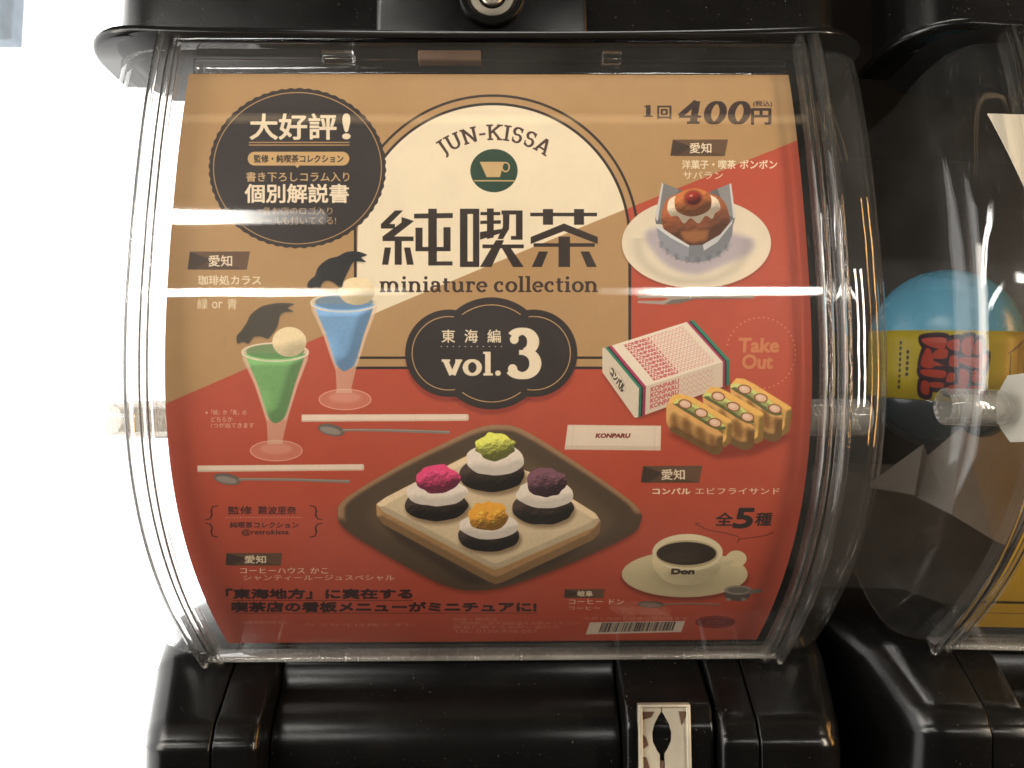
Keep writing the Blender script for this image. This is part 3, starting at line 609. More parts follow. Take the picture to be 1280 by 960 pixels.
text('コンパル', c6([(292, 268), (348, 352), (334, 384), (284, 300)]), DARK, .45)
stroke(c6(ell(315, 325, 20, 58, -30, n=30)), .5, (120, 100, 90), .6, closed=True)
poly(c6([(102, 518), (502, 522), (500, 628), (88, 624)]), (230, 210, 186)); poly(c6([(94, 606), (500, 610), (500, 628), (88, 624)]), (196, 172, 150), .5)
stroke(c6([(128, 522), (118, 622)]), .5, (190, 170, 150), .7); stroke(c6([(476, 524), (474, 624)]), .5, (190, 170, 150), .7)
text('KONPARU', c6([(226, 556), (370, 556), (366, 573), (222, 573)]), (120, 40, 36), .5)
# sandwiches
def sandwich(front, crustback, prawns, green, seed):
    relief(c6(crustback), (206, 160, 86), cell=10, rough=.15, seed=seed, hi=.15, lo=.3, smooth=False, dome=.1)
    relief(c6(front), (184, 140, 84), cell=10, rough=.3, seed=seed + 1, hi=.2, lo=.35, smooth=False, dome=.15)
    fx, fy = front[0]
    for dx, dy, rx, ry in ((35, 80, 16, 40), (90, 105, 18, 52), (150, 140, 20, 45), (200, 168, 14, 38)):
        if fx + dx < max(p[0] for p in front) - 22: poly(c6(ell(fx + dx, fy + dy, rx, ry, -12)), (104, 66, 32), .62, soft=2.2)
    relief(c6(green), (158, 162, 98), cell=5, rough=.6, seed=seed + 2, hi=.3, lo=.35, dome=.1)
    for x, y in prawns:
        poly(c6(ell(x, y, 30, 20, 12)), (140, 84, 48)); poly(c6(ell(x, y, 24, 15.5, 12)), (228, 186, 158)); poly(c6(ell(x - 4, y - 4, 12, 7, 12)), (240, 212, 186), .8, soft=.6)
poly(c6([(524, 560), (740, 665), (900, 650), (1040, 590), (1060, 560), (700, 480)]), (80, 28, 20), .45, soft=3)
sandwich([(800, 352), (830, 372), (1000, 462), (1024, 485), (1018, 575), (990, 592), (965, 588), (900, 552), (800, 480)], [(800, 345), (825, 318), (858, 320), (900, 342), (1060, 442), (1063, 470), (1050, 548), (1022, 566), (1000, 560), (1010, 500), (800, 380)], [(860, 366), (930, 403), (990, 449)], [(800, 352), (835, 342), (940, 392), (1018, 462), (1000, 478), (960, 465), (880, 410), (815, 372)], 81)
sandwich([(680, 395), (710, 405), (880, 508), (906, 532), (898, 612), (870, 628), (840, 622), (790, 595), (690, 500)], [(690, 378), (715, 355), (750, 358), (780, 372), (940, 466), (946, 500), (938, 585), (912, 600), (890, 590), (895, 540), (690, 420)], [(747, 396), (812, 440), (872, 485)], [(680, 392), (715, 382), (830, 430), (900, 498), (886, 512), (850, 502), (760, 446), (695, 408)], 91)
sandwich([(524, 430), (545, 425), (740, 535), (768, 560), (764, 630), (745, 648), (718, 642), (540, 545), (524, 505)], [(535, 412), (560, 388), (590, 386), (640, 400), (800, 496), (808, 520), (802, 592), (775, 616), (752, 600), (765, 560), (540, 440)], [(605, 429), (674, 467), (733, 509)], [(560, 420), (590, 410), (690, 455), (775, 522), (765, 540), (720, 530), (640, 482), (572, 440)], 101)
dots([c6([(930 + 148 * math.cos(a), 210 + 152 * math.sin(a))])[0] for a in np.linspace(-2.9, 1.75, 34)], .95, (228, 150, 108), 1.)
text('Take', c6([(838, 147), (1008, 147), (1004, 206), (834, 206)]), (206, 140, 88), .9, .75); text('Out', c6([(854, 218), (982, 218), (978, 276), (850, 276)]), (206, 140, 88), .9, .75)
text('コンパル', c6([(466, 790), (627, 790), (627, 816), (466, 816)]), PALE, .4); text('エビフライサンド', c6([(648, 788), (1010, 788), (1010, 816), (648, 816)]), PALE)
text('全', [(896, 641), (917, 641), (915, 657), (894, 657)], DARK, .5); text('種', [(946, 641), (966, 641), (963, 657), (943, 657)], DARK, .5); text('5', [(922, 636), (944, 636), (938, 659.5), (916, 659.5)], DARK, 1.3)
br = np.array([(876, 654), (878, 659), (888, 663), (905, 666), (917, 669), (924, 672), (921, 679), (926, 674), (940, 672), (958, 669), (968, 664), (972, 657)])
stroke(np.concatenate([spline(br)[:-16]]), .9, (96, 40, 34))
# ---- coffee
c7 = lambda L: [(560 + x / 2.909, 640 + y / 2.909) for x, y in L]
poly(c7(ell(862, 238, 232, 84)), (70, 24, 20), .5, soft=2.2)
x0_, y0_, mm = pmask([np.array(c7(ell(861, 226, 229, 84)))]); h_, w_ = mm.shape
ly, lx = np.mgrid[0:h_, 0:w_] / np.array([[[h_]], [[w_]]]); 
sh = col((222, 204, 160)) * (1.02 - .22 * np.exp(-(((lx - .5) / .26) ** 2 + ((ly - .55) / .3) ** 2)) - .1 * ly)[..., None]
paste(x0_, y0_, mm, np.clip(sh, 0, 1).astype(np.float32))
poly(c7(ell(1048, 170, 38, 30)), (226, 208, 164), 1)
relief(c7([(745, 165), (755, 215), (800, 255), (870, 266), (945, 252), (985, 215), (1000, 165), (1040, 160), (1050, 175), (1000, 190), (930, 120), (800, 120)]), (228, 210, 166), cell=30, rough=.01, seed=111, hi=.06, lo=.16, dome=.5)
poly(c7(ell(871, 147, 128, 67)), (234, 218, 178)); poly(c7(ell(869, 152, 113, 50)), (196, 176, 134)); poly(c7(ell(867, 151, 108, 42)), (52, 40, 32))
poly(c7(ell(850, 165, 70, 20)), (74, 58, 46), .5, soft=2)
serif_box('l', 840, 842, 717, 711, (60, 50, 40))
text('Don', c7([(815, 208), (897, 208), (893, 225), (813, 225)]), (60, 46, 36), .9)
poly(c7(ell(1052, 300, 48, 24)), (92, 84, 76)); poly(c7(ell(1055, 284, 50, 17)), (150, 140, 126)); poly(c7(ell(1055, 284, 38, 11)), (116, 106, 94)); poly(c7([(1095, 282), (1140, 280), (1140, 292), (1095, 300)]), (120, 110, 98))
for x in (1020, 1075): poly(c7(ell(x, 318, 9, 5)), (150, 138, 122))
spoonish(814, 755.5, 17, 4.2, 2, 900, 756, (122, 100, 90), 1.4)
text('コーヒー ドン', (711, 749, 780, 755.2), PALE, .1); text('コーヒー', (711, 758, 750, 762.5), PALE, 0, .8)
# ---- lower left notes
D2 = (66, 36, 32)
text('監修', (285, 633, 315, 642.8), D2, .35); text('難波里奈', (323, 633, 370, 642.8), D2, .35)
dots([(283 + i * 3.55, 646.7) for i in range(27)], .55, PALE)
text('純喫茶コレクション', (287.5, 652.6, 373, 660), D2, .25); text('@retrokissa', (302, 661.8, 361, 669.6), D2, .25)
for sx, ox in ((1, 256.5), (-1, 403)):
    for yy0, sy in ((632, 1), (671.5, -1)):
        pts = [(ox + sx * 16, yy0), (ox + sx * 9, yy0 + sy * 1.5), (ox + sx * 7.5, yy0 + sy * 7), (ox + sx * 8.5, yy0 + sy * 12), (ox + sx * 6, yy0 + sy * 16.5), (ox, yy0 + sy * 17.5)]
        stroke(pts, [1.2, 1.6, 2.2, 2.2, 1.5, .8], D2)
text('コーヒーハウス', (300, 709.6, 381, 717), PALE, .15); text('かこ', (388, 709.6, 410, 717), PALE, .15)
text('シャンティールージュスペシャル', (304, 718.8, 493, 725.6), PALE, 0, .85)
text('「東海地方」に実在する', (283, 736.5, 515, 748.3), (52, 28, 28), .85); text('喫茶店の看板メニューがミニチュアに!', (290, 753, 670, 764.5), (52, 28, 28), .85)
box(292, 750.2, 516, 751, (70, 26, 24), .8); box(290, 766, 672, 766.8, (70, 26, 24), .8)
FP = (214, 150, 128)
for s, x0, y0, x1 in (('対象年齢15才以上', 302, 776, 360), ('製造・販売元', 566, 772, 622), ('ご使用前に必ず説明書をお読みください', 567, 777, 724), ('商品に関するお問い合わせ', 567, 781.8, 700), ('TEL. 0120-938-067', 567, 787, 672), ('写真と商品とは多少異なります', 730, 771, 860), ('カプセルは捨てずに', 380, 779, 520)):
    text(s, (x0, y0, x1, y0 + 4), FP, 0, .7)
BQ = [(737.5, 778), (856.5, 776.3), (851.5, 790), (732, 793)]
poly(BQ, (220, 200, 178)); r = np.random.RandomState(3); u = .13
while u < .91:
    du = .006 * r.choice([1, 1, 2, 3]); g = lambda a, b: (BQ[0][0] * (1 - a) * (1 - b) + BQ[1][0] * a * (1 - b) + BQ[2][0] * a * b + BQ[3][0] * (1 - a) * b, BQ[0][1] * (1 - a) * (1 - b) + BQ[1][1] * a * (1 - b) + BQ[2][1] * a * b + BQ[3][1] * (1 - a) * b)
    poly([g(u, .05), g(u + du, .05), g(u + du, .85), g(u, .85)], DARK); u += du + .006 * r.choice([1, 1, 2])
poly(ell(894, 777.5, 25, 7.6), (112, 40, 34)); stroke(ell(894, 777.5, 21, 5.8, n=40), .7, (168, 70, 54), closed=True); text('カプセル', (882, 774.5, 906, 780.5), (168, 70, 54), .1)
art *= (1 + (noise(AH, AW, 60, 2, 3) - .5)[..., None] * .04); art += (noise(AH, AW, 1.6, 5, 1) - .5)[..., None] * .02
art = np.clip(art, 0, 1)
GREY = plastic('grey_tray_plastic', (.075, .07, .06), .5, .4)
# ---------------------------------------------------------------- SETTING
LIGHTWALL = emission('glowing_white_panel', (1, .985, .95), 3.2)
def slab(name, x0, x1, y0, y1, z0, z1, m, bev=0):
    o = boxo(name, x0, x1, y0, y1, z0, z1, m, None, bev); o['kind'] = 'structure'; return o
slab('lit_wall', -2.4, -.205, .60, .62, -.9, .9, LIGHTWALL)
slab('lit_side_wall', -1.42, -1.40, -.55, .58, -.9, .9, LIGHTWALL)
slab('wall_trim', -.47, -.401, .585, .599, .338, .40, plastic('grey_blue_trim_paint', (.22, .27, .33), .5))
STRIP = emission('white_tube_strip', (1, .97, .9), 22); STRIP2 = emission('warm_tube_strip', (1, .72, .42), 1.3)
def tube(x0, x1, y, z, w, m, label):
    r = thing('ceiling_light', label, 'ceiling light', (x0, y, z))
    o = lathe('light_tube', [(w * .5, 0), (w * .5, x1 - x0)], (0, 0, 0), (1, 0, 0), m, r, 16)
    boxo('light_housing', 0, x1 - x0, -w * .8, w * .8, w * .52, w * 1.2, WOOD, r, .004)
tube(-3.4, -.66, -2.01, 1.28, .095, fading('white_tube_fading_right', (1, .97, .9), 55, 2.74, 1.9), 'near left tube light mirrored as the thick streak across the badge')
tube(-4.2, -.62, -4.1, 1.25, .11, fading('far_tube_fading_right', (1, .97, .9), 42, 3.5, 2.3), 'far left tube light mirrored as the thin streak above the blue drink')
tube(.62, 3.6, -4.1, 1.25, .11, fading('far_tube_fading_left', (1, .97, .9), 42, .05, .75), 'far right tube light mirrored as the thin streak over the fork')
tube(-1.6, 1.6, -.98, 1.31, .05, STRIP2, 'dim warm tube light mirrored as a faint band below the card top')
GOLD = emission('golden_sign_tube', (1, .5, .14), 42)
r_ = thing('sign_light', 'tall golden tube light mirrored as warm lines in the clear rails', 'sign light', (1.75, .02, -.5))
lathe('light_tube', [(.04, 0), (.04, 1.3)], (0, 0, 0), (0, 0, 1), GOLD, r_, 16); boxo('light_housing', .045, .08, -.04, .04, -.02, 1.32, WOOD, r_, .004)
slab('back_wall', -.13, 2.2, .47, .50, -.9, .9, WOOD)

# ---------------------------------------------------------------- CAPSULE MACHINE
def sweep_x(name, pts, stations, m, parent):
    """pts: closed outline (y,z); stations: (x, inset) -> each ring shrunk towards the outline's middle"""
    P = np.array(pts); c = P.mean(0); rings = []
    Tn = np.roll(P, -1, 0) - np.roll(P, 1, 0); Tn /= np.linalg.norm(Tn, axis=1, keepdims=True); Nn = np.stack([Tn[:, 1], -Tn[:, 0]], 1)
    if ((P - c) * Nn).sum() < 0: Nn = -Nn
    for x, ins in stations:
        Q = P - Nn * ins; rings.append([(x, q[0], q[1]) for q in Q])
    return loft(name, rings, m, parent)
def ends(x0, x1, r0, r1, n=6):
    s = [(x0 + r0 * (1 - math.cos(a)), r0 * (1 - math.sin(a))) for a in np.linspace(0, math.pi / 2, n)]
    e = [(x1 - r1 * (1 - math.cos(a)), r1 * (1 - math.sin(a))) for a in np.linspace(math.pi / 2, 0, n)]
    return s + e
def arc2(cy, cz, r, a0, a1, n=8): return [(cy + r * math.cos(math.radians(a)), cz + r * math.sin(math.radians(a))) for a in np.linspace(a0, a1, n)]
def plan(hx, yf, yb, r, z, bow=0., n=9, cx=0.):
    pts = []
    for sx in (-1, 1):
        aa = np.linspace(180, 270, n) if sx < 0 else np.linspace(270, 360, n)
        for a in aa:
            pts.append((sx * (hx - r) + r * math.cos(math.radians(a)), yf + r + r * math.sin(math.radians(a)), z))
        if sx < 0: pts += [(x, yf, z) for x in np.linspace(-(hx - r), hx - r, 26)[1:-1]]
    pts += [(hx, yb, z), (-hx, yb, z)]
    return [(x + cx, y, zz + bow * (1 - min(1, abs(x) / hx) ** 2.5)) for x, y, zz in pts]

def build_machine(label):
    root = thing('capsule_machine', label, 'capsule machine', (0, .34, 0))
    # upper housing
    up = loft('upper_housing', [plan(.1435, .268, .297, .020, z, b, cx=-.0045) for z, b in ((.1505, -.0022), (.153, -.0022), (.25, 0), (.62, 0))], BLACK, root)
    rr = [(0, 1.), (.0007, .3), (.0016, 0), (.0030, 0), (.0038, .3), (.0042, 1.2)]
    lip = loft('housing_lip', [plan(.1485 - k * .0012, .2555 + k * .0012, .297, .025, .1508 + dz, -.0034, cx=-.0055) for dz, k in rr], BLACK, root)
    loft('housing_collar', [plan(.134 + k, .262 - k, .300, .02, z, -.001) for z, k in ((.1462, 0), (.148, .003), (.1503, .008))], BLACK2, root)
    # raised service door with the lock
    d = boxo('service_door', -.0437, .0368, .2655, .272, .1552, .262, BLACK, root, .0022)
    lk = lathe('lock_ring', [(.0072, .001), (.0118, .001), (.0124, .0), (.0124, -.0012), (.0118, -.002), (.0096, -.002), (.0086, -.0006), (.0086, .0008)], (.0005, .2650, .1705), (0, 1, 0), BLACK, root, caps=False)
    lathe('lock_face', [(.0087, .0012), (.0087, -.0004), (.0083, -.0009), (.0056, -.0009), (.0053, -.0004), (.0053, .0012)], (.0005, .2646, .1705), (0, 1, 0), SILVER, lk, caps=False)
    cy = lathe('lock_cylinder', [(.0042, .0010), (.0042, -.0006), (.0038, -.0010), (.0004, -.0010)], (.0005, .2642, .1705), (0, 1, 0), SILVER, lk)
    boxo('key_slot', .0000, .0010, .2628, .2640, .1683, .1727, BLACK2, lk, 0)
    # front cover: 2 mm clear sheet following the profile
    zt, zb = .1455, -.0822
    o1, o2 = curve(zt, zb, .0062), curve(zt, zb, .0042)
    ring = list(map(tuple, o1)) + list(map(tuple, o2[::-1]))
    V, F = [], []
    xs = np.linspace(-.1118, .1118, 3)
    cov = loft('front_cover', [[(x, y, z) for y, z in ring] for x in xs], CLEAR, root, angle=30)
    # rails: thick ribbed clear strips
    for s in (-1, 1):
        P = curve(.1475, -.0825, 0., 90); T = np.gradient(P, axis=0); T /= np.linalg.norm(T, axis=1, keepdims=True); Nn = np.stack([T[:, 1], -T[:, 0]], 1)
        if Nn[0, 0] > 0: Nn = -Nn
        sec = [(.1108, .0035), (.1108, .0062), (.1118, .0078), (.1130, .0082), (.1142, .0074), (.1148, .0058), (.1158, .0058), (.1164, .0070), (.1172, .0086), (.1180, .0092), (.1190, .0090), (.1197, .0078), (.1200, .0055), (.1200, .0015), (.1190, .0015), (.1150, .0022)]
        rings = [[(s * x, P[i, 0] + Nn[i, 0] * o, P[i, 1] + Nn[i, 1] * o) for x, o in sec] for i in range(len(P))]
        rail = loft('side_rail', rings, RAIL, root, angle=60)
        # rounded shoulder and flat side wall
        prof_r = [(.1200, .0040), (.1240, .0038), (.1300, .0026), (.1350, .0000), (.1384, -.0050), (.1406, -.0120), (.1418, -.0200), (.1422, -.030)]
        rows = []
        for x, off in prof_r:
            C = curve(.1440, -.0805, off, 60); rows.append([(s * x, y, z) for y, z in C])
        C = curve(.1440, -.0805, -.030, 60)
        for t in (.35, .7, 1.): rows.append([(s * .1424, y * (1 - t) + max(.40, y + .01) * t, z) for y, z in C])
        th = .0016; inner = [[(x - s * th, y + .0010, z) for x, y, z in r] for r in rows]
        Vo, Fo = grid(rows); Vi, Fi = grid(inner); n0 = len(Vo); nc = len(rows[0]); nr = len(rows)
        F = Fo + [tuple(i + n0 for i in reversed(f)) for f in Fi]
        for j in range(nc - 1): F += [(j, j + 1, j + 1 + n0, j + n0), ((nr - 1) * nc + j, (nr - 1) * nc + j + 1, (nr - 1) * nc + j + 1 + n0, (nr - 1) * nc + j + n0)]
        for i in range(nr - 1): F += [(i * nc, (i + 1) * nc, (i + 1) * nc + n0, i * nc + n0), (i * nc + nc - 1, (i + 1) * nc + nc - 1, (i + 1) * nc + nc - 1 + n0, i * nc + nc - 1 + n0)]
        link('side_shell', Vo + Vi, F, SHELL, root)
        # peg through the side
        e = .1375 if s < 0 else .1375
        a = .118
        pg = lathe('clip_peg', [(.0045, -.002), (.0062, -.002), (.0068, -.0012), (.0068, .012), (.0068, e - a), (.0060, e - a + .0006), (.0050, e - a), (.0046, e - a - .002), (.0045, -.001)], (s * a, .2700, .0110), (s, 0, 0), MILK, root, 32, caps=False)
        for xb, ob, rb in ((.1126, .0062, .0010), (.1155, .0054, .0010), (.1189, .0076, .0013)):
            rings = [[(s * (xb + rb * math.cos(t)), P[i, 0] + Nn[i, 0] * (ob + rb * math.sin(t)), P[i, 1] + Nn[i, 1] * (ob + rb * math.sin(t))) for t in np.linspace(0, 2 * math.pi, 12, endpoint=False)] for i in range(len(P))]
            loft('rail_bead', rings, GLASS, rail)
    # top and bottom bars of the clear case
    for nm, z, off, h, w in (('top_bar', .1472, .0040, .0035, .1150), ('bottom_bar', -.0812, .0055, .0022, .1165)):
        y, zz = prof(z, off)
        boxo(nm, -w, w, y - .003, y + .010, zz - h / 2, zz + h / 2, GLASS if nm == 'top_bar' else MILK, root, .0009)
    y, zz = prof(.1440, .003)
    boxo('inner_lip', -.1105, .1105, y + .0045, y + .0065, .1385, .1448, GLASS, root, .0006)
    for x0, x1 in ((-.0615, -.0500), (.0410, .0480), (-.0265, -.0035)):
        boxo('hinge_catch', x0, x1, y - .0015, y + .003, .1408, .1450, GLASS if x0 < -.05 or x0 > 0 else BROWN, root, .0007)
    # dark inside of the case and back box
    boxo('rear_panel', -.136, .136, .402, .408, -.12, .16, BLACK2, root, .001)
    boxo('rear_column', -.120, .120, .408, .46, -.3, .62, BLACK2, root, .001)
    boxo('case_floor', -.1360, .1360, .3345, .401, -.094, -.086, BLACK2, root, .002)
    boxo('capsule_tray', -.134, .134, .385, .400, -.085, -.012, GREY, root, .003)
    # lower housing
    def outline(d, zt=-.0865, zb=-.20, bend=-.1125):
        """d: how far the surface stands proud"""
        top = [(.400, zt + .011), (.350, zt + .011), (.3290 - d, zt + .0012), (.3265 - d, zt - .001)]
        a = [(.3265 - d + (.303 - .3265) * t, zt - .001 + (bend + .006 - zt) * t) for t in np.linspace(.2, .95, 6)]
        b = arc2(.3085 - d, bend - .003, .0075, 140, 186, 8)
        c = [(.3015 - d, bend - .012), (.3025 - d, -.14), (.304 - d, zb), (.400, zb)]
        return top + a + b + c
    boxo('housing_core', -.130, .126, .3360, .402, -.20, -.0935, BLACK2, root, .001)
    sc_ = sweep_x('side_cover', outline(.008), ends(-.1365, -.1085, .012, .0006), BLACK, root)
    for v in sc_.data.vertices:
        if abs(v.co.x) > .118: v.co.x += (1 if v.co.x < 0 else .7) * math.copysign(.30 * max(0, min(v.co.y, .352) - .30), v.co.x)
    sc_ = sweep_x('side_cover', outline(.008), ends(.1033, .1375, .0006, .012), BLACK, root)
    for v in sc_.data.vertices:
        if abs(v.co.x) > .118: v.co.x += (1 if v.co.x < 0 else .7) * math.copysign(.30 * max(0, min(v.co.y, .352) - .30), v.co.x)
    sweep_x('shoulder_panel', outline(.0072), ends(-.1078, -.0905, .0006, .0035), BLACK, root)
    sweep_x('shoulder_panel', outline(.0072), ends(.0880, .1026, .0035, .0006), BLACK, root)
    top = [(.400, -.0905), (.325, -.0905), (.3235, -.0915), (.3220, -.0995), (.3205, -.1010)]
    mid = top + arc2(.3370, -.1250, .0290, 126, 200, 18)[::1] + [(.312, -.20), (.400, -.20)]
    sweep_x('front_panel', mid, ends(-.0902, .0515, .0015, .0015), BLACK, root)
    frm = sweep_x('coin_panel', outline(.0030, bend=-.108), ends(.0521, .0868, .0018, .0018), BLACK, root)
    # coin plate: ivory metal frame with a lens-shaped slot
    yf = .2975; cx = .0668; w, z1, z0 = .0100, -.1015, -.150
    def px(x, z, y): return (cx + x, y, z)
    hole = [(.0002, -.1030), (.0012, -.1044), (.0030, -.1078), (.0038, -.1110), (.0036, -.1142), (.0019, -.1178), (.0010, -.1190), (.0010, -.1212)]
    hz = [p[1] for p in hole]
    L_ = [(-x - .0010, z) for x, z in hole]; R_ = [(x - .0010, z) for x, z in hole]
    V, F = [], []
    zz = [z1] + hz + [z0]; lx = [L_[0][0]] + [p[0] for p in L_] + [L_[-1][0]]; rx = [R_[0][0]] + [p[0] for p in R_] + [R_[-1][0]]
    def strip(xa, xb, side):
        pts = []
        for k in (0, .0016): pts.append([[px(a, z, yf + k), px(b, z, yf + k)] for a, b, z in zip(xa, xb, zz)])
        vv = [p for layer in pts for row in layer for p in row]; n = len(zz) * 2; ff = []
        for l in (0, 1):
            for i in range(len(zz) - 1): ff.append((l * n + i * 2, l * n + i * 2 + 1, l * n + i * 2 + 3, l * n + i * 2 + 2))
        for i in range(len(zz) - 1):
            ff.append((i * 2, i * 2 + 2, n + i * 2 + 2, n + i * 2)); ff.append((i * 2 + 1, i * 2 + 3, n + i * 2 + 3, n + i * 2 + 1))
        ff += [(0, 1, n + 1, n), (n - 2, n - 1, 2 * n - 1, 2 * n - 2)]
        return vv, ff
    va, fa = strip([-w + .0012] * len(zz), lx, 0); vb, fb = strip(rx, [w - .0012] * len(zz), 1)
    pl = link('coin_plate', va + vb, fa + [tuple(i + len(va) for i in f) for f in fb], IVORY, root, smooth=False)
    for a, b, c_, d_ in ((cx - w - .0002, cx - w + .0014, z0, z1 + .0012), (cx + w - .0014, cx + w + .0002, z0, z1 + .0012)): boxo('plate_rim', a, b, yf - .0012, yf + .002, c_, d_, IVORY, pl, .0004)
    boxo('plate_rim', cx - w - .0002, cx + w + .0002, yf - .00125, yf + .0018, z1 + .0005, z1 + .0016, IVORY, pl, .0004)
    boxo('slot_recess', cx - w, cx + w, yf + .0017, yf + .0035, z0, z1, BLACK2, pl, 0)
    def patch(pts, m):
        pts = [(x, z - .0025) for x, z in pts]
        b1 = [px(x, z, yf - .00035) for x, z in pts]; b2 = [px(x, z, yf + .0004) for x, z in pts]
        loft('worn_patch', [b1, b2], m, pl, smooth=False)
    patch([(-.0086, -.1003), (-.0038, -.1003), (-.0052, -.1024), (-.0088, -.1034)], BROWN)
    patch([(.0058, -.1003), (.0088, -.1003), (.0084, -.1020), (.0068, -.1055), (.0064, -.1035)], BROWN)
    patch([(-.0088, -.1085), (-.0072, -.1100), (-.0064, -.1128), (-.0088, -.1145)], BROWN)
    patch([(-.0100, -.1168), (-.0072, -.1175), (-.0060, -.1215), (-.0100, -.1225)], BROWN)
    ln = boxo('slot_tongue', cx - .0019, cx - .0001, yf + .0004, yf + .0016, -.134, -.1216, BROWN, pl, .0003)
    for o in list(root.children): o.location.y = -.34
    return root
def dup(o, parent=None):
    c = o.copy(); COL.objects.link(c)
    if parent: c.parent = parent
    for ch in list(o.children): dup(ch, c)
    return c
M1 = build_machine('glossy black capsule machine in the middle, showing the brown and red coffee shop card')
M2 = dup(M1); M2['label'] = 'black capsule machine cut off by the right edge, a blue and yellow capsule inside it'
M1['group'] = M2['group'] = 'black capsule machines standing side by side'
M2.location = (.3045, .34, 0); M2.rotation_euler = (0, math.radians(1.6), 0)

rg = [(-.1115, .268 + .013 * math.cos(t), .0110 + .0135 * math.sin(t)) for t in np.radians(np.arange(22.5, 382, 45))]
fl = loft('peg_flange', [[(x + k, y - .34, z) for x, y, z in rg] for k in (0, .0016)], FROST, M2, smooth=False)

# ---------------------------------------------------------------- THE CARDS BEHIND THE CLEAR FRONTS
def card_mesh(name, x0, x1, z0, z1, off, m, cols=3, flare=None):
    fl = (lambda z: 0.) if flare is None else flare; C = curve(z1, z0, off, 90); seg = np.r_[0, np.cumsum(np.linalg.norm(np.diff(C, axis=0), axis=1))]; seg /= seg[-1]
    Cb = curve(z1, z0, off - .0004, 90); xs = np.linspace(x0, x1, cols)
    rows = [[(x + (fl(z) if x == xs[0] else 0), y, z) for x in xs] for y, z in C]; rb = [[(x + (fl(z) if x == xs[0] else 0), y, z) for x in xs] for y, z in Cb]
    uv = [((x - x0) / (x1 - x0), 1 - s) for s in seg for x in xs]
    V, F = grid(rows); Vb, Fb = grid(rb); n = len(V); c = cols; r = len(rows)
    F = F + [tuple(i + n for i in reversed(f)) for f in Fb]
    for i in range(r - 1): F += [(i * c, (i + 1) * c, (i + 1) * c + n, i * c + n), (i * c + c - 1, (i + 1) * c + c - 1, (i + 1) * c + c - 1 + n, i * c + c - 1 + n)]
    for j in range(c - 1): F += [(j, j + 1, j + 1 + n, j + n), ((r - 1) * c + j, (r - 1) * c + j + 1, (r - 1) * c + j + 1 + n, (r - 1) * c + j + n)]
    return link(name, V + Vb, F, m, None, uvs=uv + uv)
X0, X1, Z0, Z1 = -.1102, .1098, -.0800, .1368
TW, TH = 2000, 2300
C = curve(Z1, Z0, 0., 400); seg = np.r_[0, np.cumsum(np.linalg.norm(np.diff(C, axis=0), axis=1))]; seg /= seg[-1]
vv = (np.arange(TH) + .5) / TH; cy_ = np.interp(vv, seg, C[:, 0]); cz_ = np.interp(vv, seg, C[:, 1]); ux = X0 + (np.arange(TW) + .5) / TW * (X1 - X0)
px_, py_ = to_print(ux[None, :] * np.ones((TH, 1)), cy_[:, None] * np.ones((1, TW)), cz_[:, None] * np.ones((1, TW)))
fx = np.clip((px_ - PX0) * S - .5, 0, AW - 1.01); fy = np.clip((py_ - PY0) * S - .5, 0, AH - 1.01)
ix, iy = fx.astype(int), fy.astype(int); fx = (fx - ix)[..., None].astype(np.float32); fy = (fy - iy)[..., None].astype(np.float32)
tex = (art[iy, ix] * (1 - fx) + art[iy, ix + 1] * fx) * (1 - fy) + (art[iy + 1, ix] * (1 - fx) + art[iy + 1, ix + 1] * fx) * fy
CARD = print_mat('printed_coffee_shop_card', tex, .45)
tag(card_mesh('display_card', X0, X1, Z0, Z1, 0., CARD), 'brown, cream and red printed card of miniature coffee shop foods, priced 400', 'poster')

# neighbour's card: pale top with pink scallops, yellow foot
PX0, PY0, S = 0., 0., 4.; AW, AH = 500, 1000; art = np.zeros((AH, AW, 3), np.float32); art[:] = col((226, 214, 190))
for i in range(9):
    for k in range(5): poly(ell(9 + k * 9 + (i % 2) * 3, 14 + i * 9, 5, 5), (206, 96, 104) if (i + k) % 3 else (222, 128, 128))
box(0, 150, 125, 250, (206, 160, 44)); poly(ell(60, 205, 40, 12), (176, 120, 50), .8); box(0, 226, 125, 228, DARK); box(0, 236, 125, 237, (150, 110, 40))
CARD2 = print_mat('printed_yellow_and_pink_card', art.copy(), .5)
c2 = card_mesh('display_card', -.108, .11, Z0, .118, -.002, CARD2, cols=12, flare=lambda z: -.0185 * max(0, min(1, (z - .055) / .063)) ** 1.2); tag(c2, 'pale card with pink scallops and a yellow foot, cut off by the right edge', 'poster')
c2.location = (.3045, 0, 0); c2.rotation_euler = (0, math.radians(1.6), 0)

# ---------------------------------------------------------------- CAPSULE IN THE NEIGHBOUR
PX0, PY0, S = 0., 0., 5.; AW, AH = 900, 190; art = np.zeros((AH, AW, 3), np.float32); art[:] = col((206, 184, 50))
# canvas: 180 units = half turn facing the viewer, 38 units high
OUT, INN = (58, 30, 46), (190, 66, 46)
BL = [(60, 4, 75, 9), (60, 11, 66, 19), (68, 11, 75, 16), (60, 21, 75, 25), (60, 27, 64, 34), (66, 27, 75, 31), (68, 18, 75, 20), (78, 6, 84, 10), (78, 14, 83, 19), (78, 22, 83, 27), (86, 4, 92, 12), (86, 15, 98, 19), (94, 5, 101, 12), (86, 22, 91, 33), (94, 22, 101, 28), (100, 14, 104, 20), (78, 30, 84, 34), (94, 30, 103, 34)]
jr = np.random.RandomState(12); JT = [(jr.rand(4, 2) - .5) * 3.2 for _ in BL]
for g, c in ((2.1, OUT), (0, INN)):
    for (x0, y0, x1, y1), J in zip(BL, JT):
        q = [(x0 - g, y0 - g), (x1 + g, y0 - g), (x1 + g, y1 + g), (x0 - g, y1 + g)]
        poly([(a_ + j[0], b_ + j[1] * .8) for (a_, b_), j in zip(q, J)], c, smooth=True)
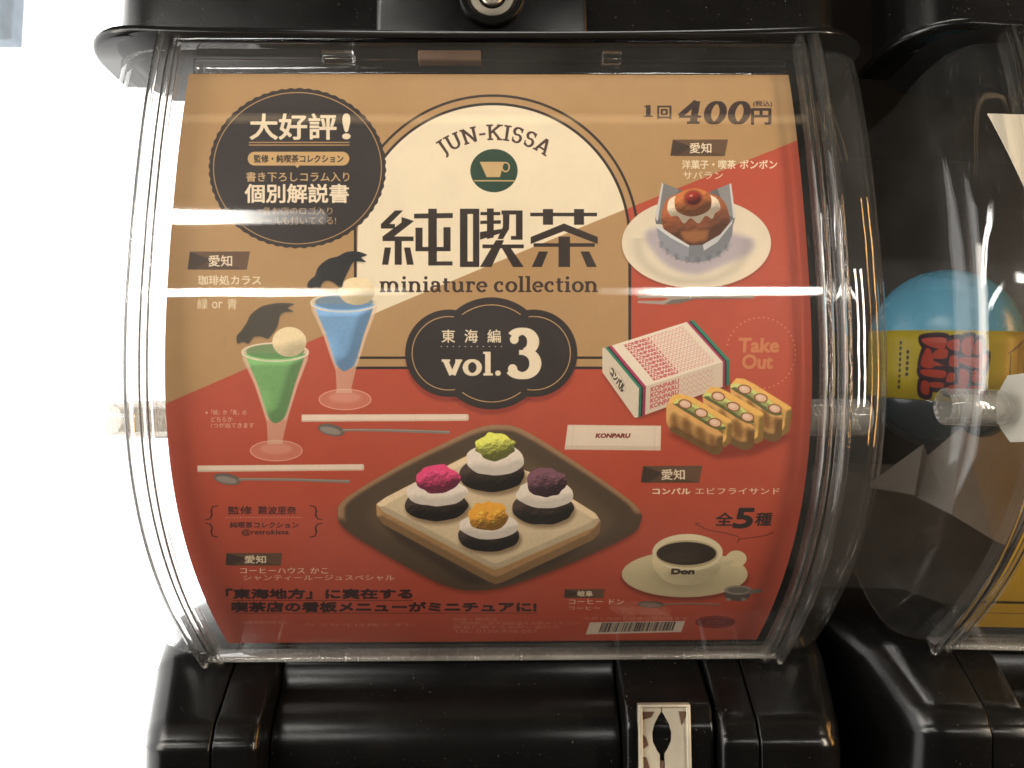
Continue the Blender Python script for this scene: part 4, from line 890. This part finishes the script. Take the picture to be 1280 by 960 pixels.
for k, (xx0, n, s_) in enumerate(((41, 9, 1.6), (47, 5, 1.9))):
    r = np.random.RandomState(k)
    for i in range(n): box(xx0, 6 + i * 3.1 + k * 5, xx0 + s_, 8 + i * 3.1 + k * 5, DARK, .9); box(xx0 - .2, 6.6 + i * 3.1 + k * 5, xx0 + s_ + .3, 7 + i * 3.1 + k * 5, DARK)
stroke([(124, 12), (133, 9), (146, 5)], .9, DARK); stroke([(127, 12), (127, 26)], 1.4, DARK); stroke([(127, 26), (138, 27), (138, 8)], .8, DARK); stroke([(122, 26), (128, 26)], .9, DARK)
BAND = print_mat('yellow_printed_wrapper', art.copy(), .35)
R0, H0 = .0306, .0185
cap = thing('toy_capsule', 'sky blue topped toy capsule with a yellow printed wrapper inside the right machine', 'toy capsule', (.2070, .335, .0415))
def lat2(name, pr, m, parent, uv=None, n=64):
    rings = [[(r * math.sin(t), -r * math.cos(t), z) for t in np.linspace(-math.pi, math.pi, n + 1)] for r, z in pr]
    V, F = grid(rings)
    u = None
    if uv: u = [(np.clip(math.degrees(t) / 180 + .5, 0, 1), (z - pr[0][1]) / (pr[-1][1] - pr[0][1])) for r, z in pr for t in np.linspace(-math.pi, math.pi, n + 1)]
    o = link(name, V, F, m, parent, uvs=u); o.modifiers.new('thickness', 'SOLIDIFY').thickness = .0008; return o
lat2('blue_lid', [(R0 * math.cos(a) * 1. + .00001, H0 * .45 + R0 * 1.02 * math.sin(a)) for a in np.linspace(0, math.pi / 2, 16)], BLUE, cap)
lat2('printed_wrapper', [(R0 * 1.012, z) for z in (-H0, -H0 * .3, H0 * .3, H0 * .62)], BAND, cap, uv=True)
lat2('smoky_base', [(R0 * math.cos(a) + .00001, -H0 * .95 + R0 * .8 * math.sin(a)) for a in np.linspace(-math.pi / 2, 0, 16)], BLUE2, cap)
cap.rotation_euler = (math.radians(8), math.radians(3), math.radians(-14))

# folded leaflet below the capsule
lf = [(.1705, .335, -.0165), (.1885, .322, .0010), (.1925, .326, -.0040), (.2010, .314, .0085), (.2250, .322, .0120), (.2420, .330, .0060),
      (.1715, .336, -.0185), (.188, .330, -.0215), (.1935, .338, -.0230), (.2030, .328, -.030), (.2250, .334, -.042), (.2420, .343, -.048)]
V = [(x, y, z) for x, y, z in lf] + [(x, y + .0004, z) for x, y, z in lf]
F = [(i, i + 1, i + 7, i + 6) for i in range(5)] + [(i + 12, i + 18, i + 19, i + 13) for i in range(5)]
F += [(i, i + 12, i + 13, i + 1) for i in range(5)] + [(i + 6, i + 7, i + 19, i + 18) for i in range(5)] + [(0, 6, 18, 12), (5, 17, 23, 11)]
tag(link('folded_leaflet', V, F, PAPER, smooth=False), 'folded grey paper leaflet standing below the blue capsule', 'leaflet')
